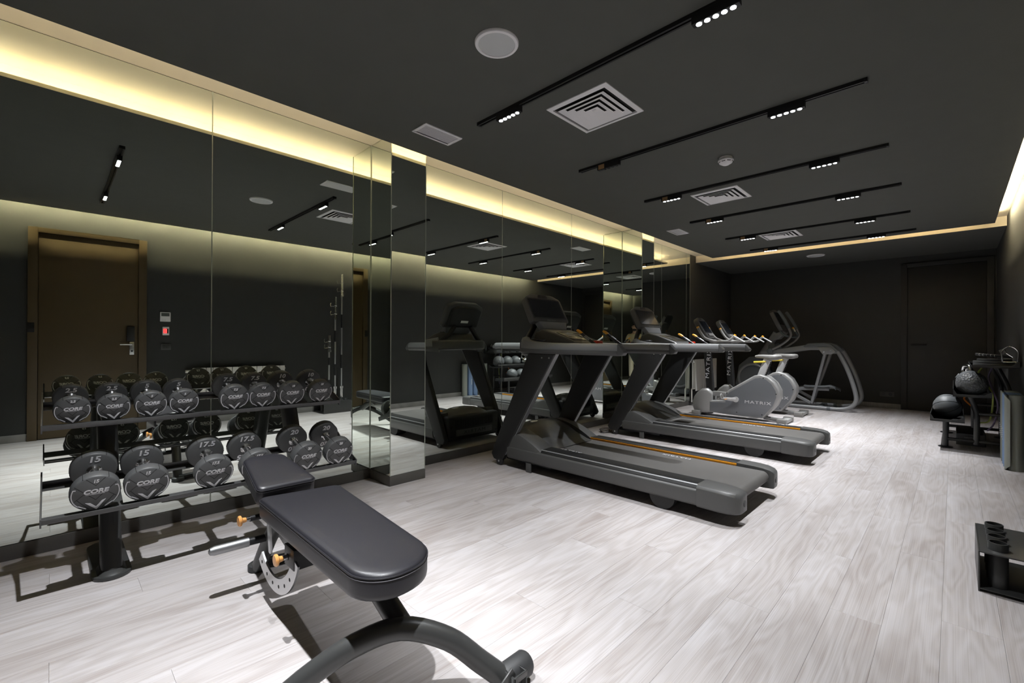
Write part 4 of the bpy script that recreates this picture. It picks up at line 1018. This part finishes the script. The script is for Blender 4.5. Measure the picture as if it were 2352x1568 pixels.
for xx in (7.05, 8.20):
    for px in (6.79+0.26,): pass
    MB().tube([(xx, 0.065, 0.012), (xx, 0.065, 0.31)], 0.025, 14, M=QL).build('front_post', SATIN, br)
    MB().tube(smooth([(xx, -0.18, 0.06), (xx, -0.18, 0.36), (xx, -0.165, 0.46), (xx, -0.13, 0.595)], 4), 0.025, 14, M=QL).build('middle_post', SATIN, br)
    MB().tube(smooth([(xx, -0.42, 0.012), (xx, -0.42, 0.55), (xx, -0.40, 0.72), (xx, -0.33, 0.91)], 4), 0.025, 14, M=QL).build('rear_post', SATIN, br)
    MB().tube([(xx, 0.065, 0.095), (xx, -0.42, 0.095)], 0.018, 12, M=QL).build('base_tube', SATIN, br)
    MB().tube([(xx, -0.18, 0.40), (xx, -0.42, 0.40)], 0.018, 12, M=QL).build('side_tube', SATIN, br)
    for yy in (0.065, -0.42): MB().lathe([(0.062, 0), (0.062, 0.008), (0.045, 0.012)], 20, QL @ T(xx, yy, 0)).build('foot_plate', BLACKM, br)
MB().tube([(7.05, 0.065, 0.16), (8.20, 0.065, 0.16)], 0.016, 12, M=QL).build('long_tube', SATIN, br)
MB().tube([(7.05, -0.42, 0.30), (8.20, -0.42, 0.30)], 0.016, 12, M=QL).build('long_tube', SATIN, br)

BALLT = mat('ball_tread', (0.10, 0.105, 0.108), 0.45)
_nt = BALLT.node_tree
_vo = _nt.nodes.new('ShaderNodeTexVoronoi'); _vo.inputs['Scale'].default_value = 62
_bp = _nt.nodes.new('ShaderNodeBump'); _bp.inputs['Strength'].default_value = 1.0; _bp.inputs['Distance'].default_value = 0.006
_tc = _nt.nodes.new('ShaderNodeTexCoord'); _mp = _nt.nodes.new('ShaderNodeMapping'); _mp.inputs['Scale'].default_value = (1.0, 0.85, 1.0)
_nt.links.new(_tc.outputs['Object'], _mp.inputs['Vector']); _nt.links.new(_mp.outputs[0], _vo.inputs['Vector']); _nt.links.new(_vo.outputs['Distance'], _bp.inputs['Height'])
_nt.links.new(_bp.outputs['Normal'], _nt.nodes['Principled BSDF'].inputs['Normal'])
def ball(x, y, z, r, label, m=None, seams=True, logo=False, rot=(0.5, 0.3, 1.25)):
    t = thing('exercise_ball', label, 'ball', (x, y, z), 0, 'grey rubber balls on the rack')
    MB().sphere((0, 0, 0), r, 32, 20).build('ball_skin', m or BALL, t)
    if seams:
        for k in range(3):
            E_ = Euler((rot[0]+k*PI/3, rot[1], rot[2])).to_matrix().to_4x4()
            MB().tube([E_ @ Vector((r*1.0005*math.cos(a*PI/20), r*1.0005*math.sin(a*PI/20), 0)) for a in range(40)], 0.0022, 5, closed=True).build('seam', GROOVE, t)
    if logo:
        m2 = MB().stroke([(-0.03, -0.015), (0.0, 0.028), (0.03, -0.015), (-0.012, 0.012)], 0.012, T(0.02, 0, 0) @ T(0, r*0.86, r*0.52) @ RX(-PI/2+0.54), 0.004)
        m2.build('printed_mark', WHITEP, t)
    return t
ball(7.17, 0.050, 0.320+0.125, 0.125, 'smooth grey medicine ball at the near end of the lowest shelf')
ball(7.46, 0.050, 0.320+0.120, 0.120, 'smooth grey medicine ball second on the lowest shelf', rot=(0.1, 0.5, 1.5))
ball(6.94, -0.140, 0.600+0.128, 0.128, 'studded grey slam ball at the near end of the middle shelf', BALLT, False)
ball(7.21, -0.140, 0.600+0.124, 0.124, 'smooth grey ball in the middle of the three on the middle shelf', None, False, False)
ball(7.47, -0.140, 0.600+0.124, 0.124, 'smooth grey ball with a white mark, last of three on the middle shelf', None, False, True)
def kettlebell(x, y, z, r, label):
    t = thing('kettlebell', label, 'kettlebell', (x, y, z), 0.4, 'chrome kettlebells on the ball rack')
    MB().lathe([(0.0001, 0), (r*0.6, 0), (r*0.95, r*0.45), (r, r*0.95), (r*0.8, r*1.55), (r*0.4, r*1.85), (0.0001, r*1.9)], 24).build('bell', CHROME, t)
    MB().tube(smooth([(-r*0.55, 0, r*1.55), (-r*0.75, 0, r*2.1), (-r*0.45, 0, r*2.6), (r*0.45, 0, r*2.6), (r*0.75, 0, r*2.1), (r*0.55, 0, r*1.55)], 4), r*0.18, 10).build('handle', CHROME, t)
kettlebell(7.76, -0.115, 0.600, 0.112, 'chrome kettlebell behind the balls on the middle shelf')
kettlebell(8.06, -0.14, 0.600, 0.095, 'chrome kettlebell at the far end of the middle shelf')
def plate(x, y, z, r, h, label, hole=0.026):
    t = thing('weight_plate', label, 'weight plate', (x, y, z), 0, 'black weight plates on the top shelf')
    MB().lathe([(hole, 0), (r-0.004, 0), (r, 0.004), (r, h-0.004), (r-0.004, h), (r*0.86, h), (r*0.82, h-0.006), (r*0.40, h-0.006), (r*0.36, h), (hole, h), (hole, 0)], 36).build('disc', mat('plate_rubber', (0.075, 0.078, 0.08), 0.5, bump=0.1, bscale=300), t)
    MB().lathe([(hole-0.002, -0.0005), (hole+0.004, h+0.0008), (hole-0.002, h+0.0008)], 20).build('hub_ring', STEEL, t)
plate(6.985, -0.305, 0.915, 0.158, 0.034, 'black weight plate at the bottom of the nearest stack on the top shelf')
plate(6.99, -0.300, 0.949, 0.154, 0.030, 'black weight plate in the middle of the nearest stack on the top shelf')
plate(6.995, -0.307, 0.979, 0.130, 0.022, 'black weight plate on top of the nearest stack')
plate(7.27, -0.29, 0.915, 0.10, 0.034, 'single black weight plate second along the top shelf')
plate(7.50, -0.29, 0.915, 0.10, 0.034, 'single black weight plate third along the top shelf')
plate(7.76, -0.29, 0.915, 0.085, 0.034, 'small black weight plate last along the top shelf')
t = thing('ab_roller_bar', 'black ab roller bar lying on the top weight plates', 'ab roller', (6.99, -0.30, 1.001), 0.9)
MB().tube([(-0.16, 0, 0.022), (0.16, 0, 0.045)], 0.014, 12).build('bar', BLACK, t)
MB().box(-0.135, -0.085, -0.004, 0.004, 0.0, 0.055, RY(0.5)).build('tab', TMGREY, t)
for k in range(5): MB().cyl((-0.02+k*0.035, 0, 0.0318+k*0.0025), (-0.0165+k*0.035, 0, 0.0320+k*0.0025), 0.0148, 12).build('grip_ring', WHITEP, t)
t = thing('cable_handle', 'chrome stirrup handle on the end of the top shelf by the wall', 'cable handle', (6.75, -0.405, 0.975))
MB().tube(smooth([(0, -0.05, 0.0), (0, -0.055, 0.10), (0, -0.02, 0.15), (0, 0.02, 0.15), (0, 0.055, 0.10), (0, 0.05, 0.0)], 4), 0.006, 8).tube([(0, -0.05, 0.0), (0, 0.05, 0.0)], 0.006, 8).build('frame', CHROME, t)
MB().tube([(0, -0.02, 0.05), (0, 0.025, 0.09)], 0.006, 8).build('pin', CHROME, t)
t = thing('storage_bin', 'low dark storage bin on the floor under the ball rack', 'bin', (7.62, -0.14, 0))
MB().box(-0.30, 0.30, -0.12, 0.12, 0.014, 0.022).box(-0.30, 0.30, -0.12, -0.112, 0.0, 0.13).box(-0.30, 0.30, 0.112, 0.12, 0.0, 0.13).box(-0.30, -0.292, -0.112, 0.112, 0.0, 0.13).box(0.292, 0.30, -0.112, 0.112, 0.0, 0.13).build('tub', mat('bin_plastic', (0.09, 0.092, 0.095), 0.5), t, bev=0.002)
MB().tube([(-0.301, -0.05, 0.09), (-0.312, -0.05, 0.09), (-0.312, 0.05, 0.09), (-0.301, 0.05, 0.09)], 0.006, 8).build('handle', STEEL, t)
def band(pts, m, label):
    tag(MB().tube(smooth(pts, 5), 0.008, 8).build('resistance_band', m), label, 'band', 'resistance bands hanging from the ball rack')
band([(7.10, -0.30, 0.91), (7.105, -0.27, 0.80), (7.12, -0.30, 0.66), (7.14, -0.34, 0.50), (7.11, -0.31, 0.30), (7.08, -0.26, 0.22)], mat('band_purple', (0.22, 0.18, 0.30), 0.6), 'purple resistance band hanging at the near end of the ball rack')
band([(7.08, -0.22, 0.90), (7.06, -0.19, 0.83), (7.07, -0.24, 0.74), (7.10, -0.30, 0.60), (7.10, -0.28, 0.34), (7.06, -0.20, 0.30)], mat('band_green', (0.42, 0.50, 0.12), 0.6), 'yellow-green resistance band hanging at the near end of the ball rack')
band([(7.20, -0.10, 0.585), (7.22, -0.085, 0.54), (7.20, -0.11, 0.50), (7.17, -0.14, 0.47)], mat('band_orange', (0.85, 0.25, 0.03), 0.6), 'short orange band hanging under the middle shelf')

# ------------------------------------------------------------------ exercise mats standing by the wall
def exmat(x, r, m, label, h=0.685):
    t = thing('exercise_mat', label, 'exercise mat', (x, -0.405, 0), 0, 'rolled exercise mats standing against the right wall')
    sp = []
    for k in range(91):                                    # spiral sheet, loose end towards the room
        a = math.radians(150)-k*PI/15; rr = r-0.0014*k*0.62
        sp.append((rr*math.cos(a), rr*math.sin(a)))
    tk = 0.0042; n = len(sp); rings = []
    for k, (u, v) in enumerate(sp):
        a = math.radians(150)-k*PI/15; cu, su = math.cos(a), math.sin(a)
        z0 = 0.0 if k > 3 else 0.045-0.0013*(k*10)
        z0 = max(z0, 0.0); z1 = h-z0
        rings.append([(u-cu*tk, v-su*tk, z0), (u+cu*tk, v+su*tk, z0), (u+cu*tk, v+su*tk, z1), (u-cu*tk, v-su*tk, z1)])
    MB().loft(rings).build('rolled_sheet', m, t, angle=50)
    pm = MB()
    for k in range(6 if x > 6.2 else 0):
        pm.box(-0.009+(k % 2)*0.004, 0.006+(k % 3)*0.003, r+0.0036, r+0.0046, 0.25+k*0.02, 0.262+k*0.02)
    if pm.v: pm.build('printed_mark', WHITEP, t)
exmat(6.175, 0.070, mat('mat_pale_grey', (0.26, 0.275, 0.245), 0.8, bump=0.2, bscale=500), 'pale grey-green rolled exercise mat standing nearest the camera')
exmat(6.325, 0.068, MATB, 'blue rolled exercise mat next to the one nearest the camera')
exmat(6.470, 0.068, MATB, 'blue rolled exercise mat in the middle of the row')
exmat(6.615, 0.068, MATG, 'green-grey rolled exercise mat next to the blue ones')
exmat(6.757, 0.066, MATG, 'green-grey rolled exercise mat nearest the ball rack')

# ------------------------------------------------------------------ barbell stand
bs = thing('barbell_stand', 'black steel floor stand with upright tubes for barbells at the right wall', 'barbell stand', (3.27, -0.28, 0))
WL = T(-3.27, 0.28, 0)
X0, X1, Y0, Y1 = 3.035, 3.50, -0.465, -0.083
for q in (Y0, Y1-0.006): MB().box(X0, X1, q, q+0.006, 0.0, 0.188, WL).build('side_wall', SATIN, bs, bev=0.002)
MB().box(X0, X1, Y0+0.006, Y1-0.006, 0.182, 0.188, WL).build('top_plate', SATIN, bs, bev=0.0015)
MB().box(X0, X1, Y0+0.006, Y1-0.006, 0.012, 0.018, WL).build('bottom_plate', SATIN, bs, bev=0.0015)
TUBES = [(x, y) for x in (3.11, 3.21, 3.31, 3.42) for y in (-0.150, -0.30)]
for x, y in TUBES:
    MB().lathe([(0.0345, 0.018), (0.0345, 0.222), (0.0330, 0.224), (0.0290, 0.224), (0.0290, 0.020)], 22, WL @ T(x, y, 0)).build('tube', SATIN, bs)
def bar(x, y, z0, L, label, sleeve=0.34, clip=True, brass=False):
    t = thing('barbell', label, 'barbell', (x, y, z0), 0, 'barbells standing in the floor stand')
    MB().cyl((0, 0, 0.02), (0, 0, L-0.02), 0.0135, 14).build('shaft', STEEL, t)
    MB().cyl((0, 0, 0), (0, 0, sleeve), 0.0245, 18).build('sleeve', CHROME, t)
    MB().cyl((0, 0, L-sleeve), (0, 0, L), 0.0245, 18).build('sleeve', CHROME, t)
    MB().cyl((0, 0, sleeve), (0, 0, sleeve+0.035), 0.034, 18).build('collar', CHROME, t)
    MB().cyl((0, 0, L-sleeve-0.035), (0, 0, L-sleeve), 0.034, 18).build('collar', CHROME, t)
    for q in (0.30, 0.60): MB().cyl((0, 0, L*q), (0, 0, L*(q+0.1)), 0.0142, 14).build('knurling', TMDARK, t)
    if clip:
        for zz in (L-sleeve*0.45, L-sleeve*0.85):
            MB().tube([(0.030*math.cos(k*PI/5), 0.030*math.sin(k*PI/5), zz+0.003*k) for k in range(12)], 0.004, 6).tube([(-0.03, 0.0, zz), (-0.075, 0.0, zz-0.01), (-0.085, 0.0, zz+0.03), (-0.072, 0, zz+0.05)], 0.005, 6).build('spring_clip', CHROME, t)
bar(3.42, -0.30, 0.035, 2.25, 'tallest chrome barbell standing upright in the floor stand')
bar(3.31, -0.30, 0.035, 1.86, 'middle-height chrome barbell standing in the floor stand')
bar(3.21, -0.30, 0.035, 1.22, 'shortest chrome bar standing in the floor stand', 0.24)

# ------------------------------------------------------------------ photographer and tripod (seen only in the pillar mirrors)
def skin_body(name, verts, edges, m, parent, sub=2):
    me = bpy.data.meshes.new(name); bm = bmesh.new()
    lay = bm.verts.layers.skin.verify()
    vs = []
    for i, (p, r) in enumerate(verts):
        v = bm.verts.new(p); rr = r if isinstance(r, tuple) else (r, r); v[lay].radius = rr
        v[lay].use_root = (i == 0); vs.append(v)
    for a, b in edges: bm.edges.new((vs[a], vs[b]))
    bm.to_mesh(me); bm.free()
    me.materials.append(m)
    o = place(name, me, parent)
    sk = o.modifiers.new('skin', 'SKIN'); sk.use_smooth_shade = True; sk.branch_smoothing = 0.6
    sb = o.modifiers.new('sub', 'SUBSURF'); sb.levels = sub; sb.render_levels = sub
    return o
SKINM = mat('skin', (0.52, 0.32, 0.22), 0.55); HAIRM = mat('hair_black', (0.012, 0.010, 0.009), 0.6)
SHIRTM = mat('beige_shirt', (0.66, 0.56, 0.36), 0.85, bump=0.2, bscale=300); TROUM = mat('beige_trousers', (0.78, 0.70, 0.56), 0.85, bump=0.2, bscale=300)
SHOEM = mat('cream_shoe', (0.66, 0.58, 0.47), 0.7)
man = thing('person', 'man in beige t-shirt and pale trousers looking down at a phone, reflected in the mirrors', 'person', (-0.77, 0.0, 0), -PI/2+0.35)
V = [((0, 0, 0.96), (0.15, 0.10)), ((0, 0, 1.10), (0.145, 0.10)), ((0, 0.005, 1.25), (0.165, 0.11)), ((0, 0, 1.40), (0.14, 0.09)), ((0, 0.005, 1.475), 0.058), ((0, 0.03, 1.545), 0.062), ((0, 0.055, 1.60), (0.078, 0.092)), ((0, 0.062, 1.665), (0.078, 0.095)), ((0, 0.055, 1.725), (0.058, 0.066))]
Eg = [(0, 1), (1, 2), (2, 3), (3, 4), (4, 5), (5, 6), (6, 7), (7, 8)]
for s in (-1, 1):
    b = len(V)
    V += [((s*0.17, 0, 1.40), 0.062), ((s*0.225, -0.01, 1.27), 0.052), ((s*0.235, 0.02, 1.13), 0.043), ((s*0.17, 0.16, 1.12), 0.038), ((s*0.085, 0.265, 1.14), 0.027), ((s*0.055, 0.31, 1.15), (0.034, 0.02))]
    Eg += [(3, b), (b, b+1), (b+1, b+2), (b+2, b+3), (b+3, b+4), (b+4, b+5)]
    for k, (dx, dy, dz, l) in enumerate(((-0.022, 0.02, -0.012, 0.9), (-0.008, 0.03, -0.014, 1.0), (0.008, 0.028, -0.014, 0.95), (0.022, 0.02, -0.012, 0.8), (-0.03, -0.005, 0.018, 0.7))):
        f = len(V); bx, by, bz = s*0.055+dx, 0.31+dy, 1.15+dz
        V += [((bx, by, bz), 0.009), ((bx-s*0.012*l, by+0.026*l, bz+0.004), 0.0085), ((bx-s*0.03*l, by+0.034*l, bz+0.018), 0.007)]
        Eg += [(b+5, f), (f, f+1), (f+1, f+2)]
    b = len(V)
    V += [((s*0.095, 0, 0.88), 0.095), ((s*0.105, 0.015, 0.50), 0.062), ((s*0.108, -0.01, 0.28), 0.055), ((s*0.11, -0.02, 0.09), 0.040), ((s*0.115, 0.10, 0.045), 0.036)]
    Eg += [(0, b), (b, b+1), (b+1, b+2), (b+2, b+3), (b+3, b+4)]
skin_body('body', V, Eg, SKINM, man)
Vs = [((0, 0, 0.93), (0.172, 0.125)), ((0, 0.002, 1.08), (0.168, 0.128)), ((0, 0.006, 1.25), (0.186, 0.135)), ((0, 0, 1.395), (0.16, 0.112)), ((0, 0.003, 1.445), (0.078, 0.075))]
Es = [(0, 1), (1, 2), (2, 3), (3, 4)]
for s in (-1, 1):
    b = len(Vs); Vs += [((s*0.178, 0, 1.40), 0.078), ((s*0.222, -0.005, 1.29), 0.074), ((s*0.236, 0.0, 1.19), 0.070)]; Es += [(3, b), (b, b+1), (b+1, b+2)]
skin_body('shirt', Vs, Es, SHIRTM, man)
Vt = [((0, 0, 0.97), (0.160, 0.118))]; Et = []
for s in (-1, 1):
    b = len(Vt); Vt += [((s*0.098, 0, 0.84), 0.108), ((s*0.108, 0.012, 0.52), 0.086), ((s*0.112, -0.005, 0.28), 0.078), ((s*0.114, -0.015, 0.10), 0.070)]; Et += [(0, b), (b, b+1), (b+1, b+2), (b+2, b+3)]
skin_body('trousers', Vt, Et, TROUM, man)
for s in (-1, 1):
    rings = []
    for y, w, h in ((-0.10, 0.03, 0.075), (-0.085, 0.042, 0.10), (-0.02, 0.045, 0.115), (0.05, 0.046, 0.09), (0.11, 0.050, 0.070), (0.165, 0.045, 0.055), (0.19, 0.025, 0.04)):
        rings.append([(s*0.114+a, y, h/2+bb) for a, bb in rrect(w, h/2, min(w, h/2)*0.6)])
    MB().loft(rings).build('shoe', SHOEM, man, angle=60)
hr = MB()
hr.sphere((0, 0.030, 1.705), 0.092, 20, 12, (0.93, 1.05, 0.82))
hr.build('hair', HAIRM, man)
MB().sphere((0, 0.088, 1.560), 0.055, 16, 10, (1.22, 1.10, 0.78)).build('beard', HAIRM, man)
MB().loft([[(-0.008, 0.150, 1.665), (0.008, 0.150, 1.665), (0.006, 0.140, 1.67), (-0.006, 0.140, 1.67)], [(-0.017, 0.160, 1.628), (0.017, 0.160, 1.628), (0.012, 0.140, 1.624), (-0.012, 0.140, 1.624)]]).build('nose', SKINM, man)
for s in (-1, 1):
    MB().sphere((s*0.085, 0.05, 1.645), 0.024, 10, 8, (0.4, 0.7, 1.2)).build('ear', SKINM, man)
    MB().sphere((s*0.030, 0.146, 1.662), 0.011, 10, 8, (1.2, 0.6, 0.7)).build('eye', mat('eye_dark', (0.03, 0.02, 0.015), 0.3), man)
    MB().rbox(s*0.030-0.02, s*0.030+0.02, 0.146, 0.156, 1.683, 1.690, 0.002).build('eyebrow', HAIRM, man)
MB().rbox(-0.020, 0.020, 0.137, 0.146, 1.588, 1.596, 0.003).build('mouth', mat('lips', (0.30, 0.13, 0.10), 0.5), man)
ph = thing('phone', 'dark phone held in the hands of the man', 'phone', (-0.77+math.cos(0.35)*0.375, 0.0+math.sin(0.35)*0.375, 1.165), -PI/2+0.35)
MB().rbox(-0.075, 0.075, -0.035, 0.035, -0.004, 0.004, 0.003, RX(0.5)).build('case', BLACK, ph)
MB().box(-0.070, 0.070, -0.031, 0.031, 0.0038, 0.0044, RX(0.5)).build('screen', SCREEN, ph)
tp = thing('camera_tripod', 'black camera tripod beside the man, reflected in the mirrors', 'tripod', (-0.86, 0.42, 0))
for k in range(3):
    a = k*2*PI/3+0.4
    MB().tube([(0.03*math.cos(a), 0.03*math.sin(a), 1.0), (0.15*math.cos(a), 0.15*math.sin(a), 0.5), (0.26*math.cos(a), 0.26*math.sin(a), 0.012)], [0.014, 0.012, 0.009], 8).build('leg', BLACKM, tp)
    MB().sphere((0.26*math.cos(a), 0.26*math.sin(a), 0.012), 0.012, 10, 8).build('foot', RUBBER, tp)
MB().cyl((0, 0, 0.75), (0, 0, 1.06), 0.014, 12).build('column', BLACKM, tp)
MB().lathe([(0.05, 0.97), (0.05, 1.01), (0.02, 1.03)], 16).build('crown', BLACKM, tp)
MB().rbox(-0.035, 0.035, -0.035, 0.035, 1.055, 1.10, 0.01).build('head', BLACKM, tp)
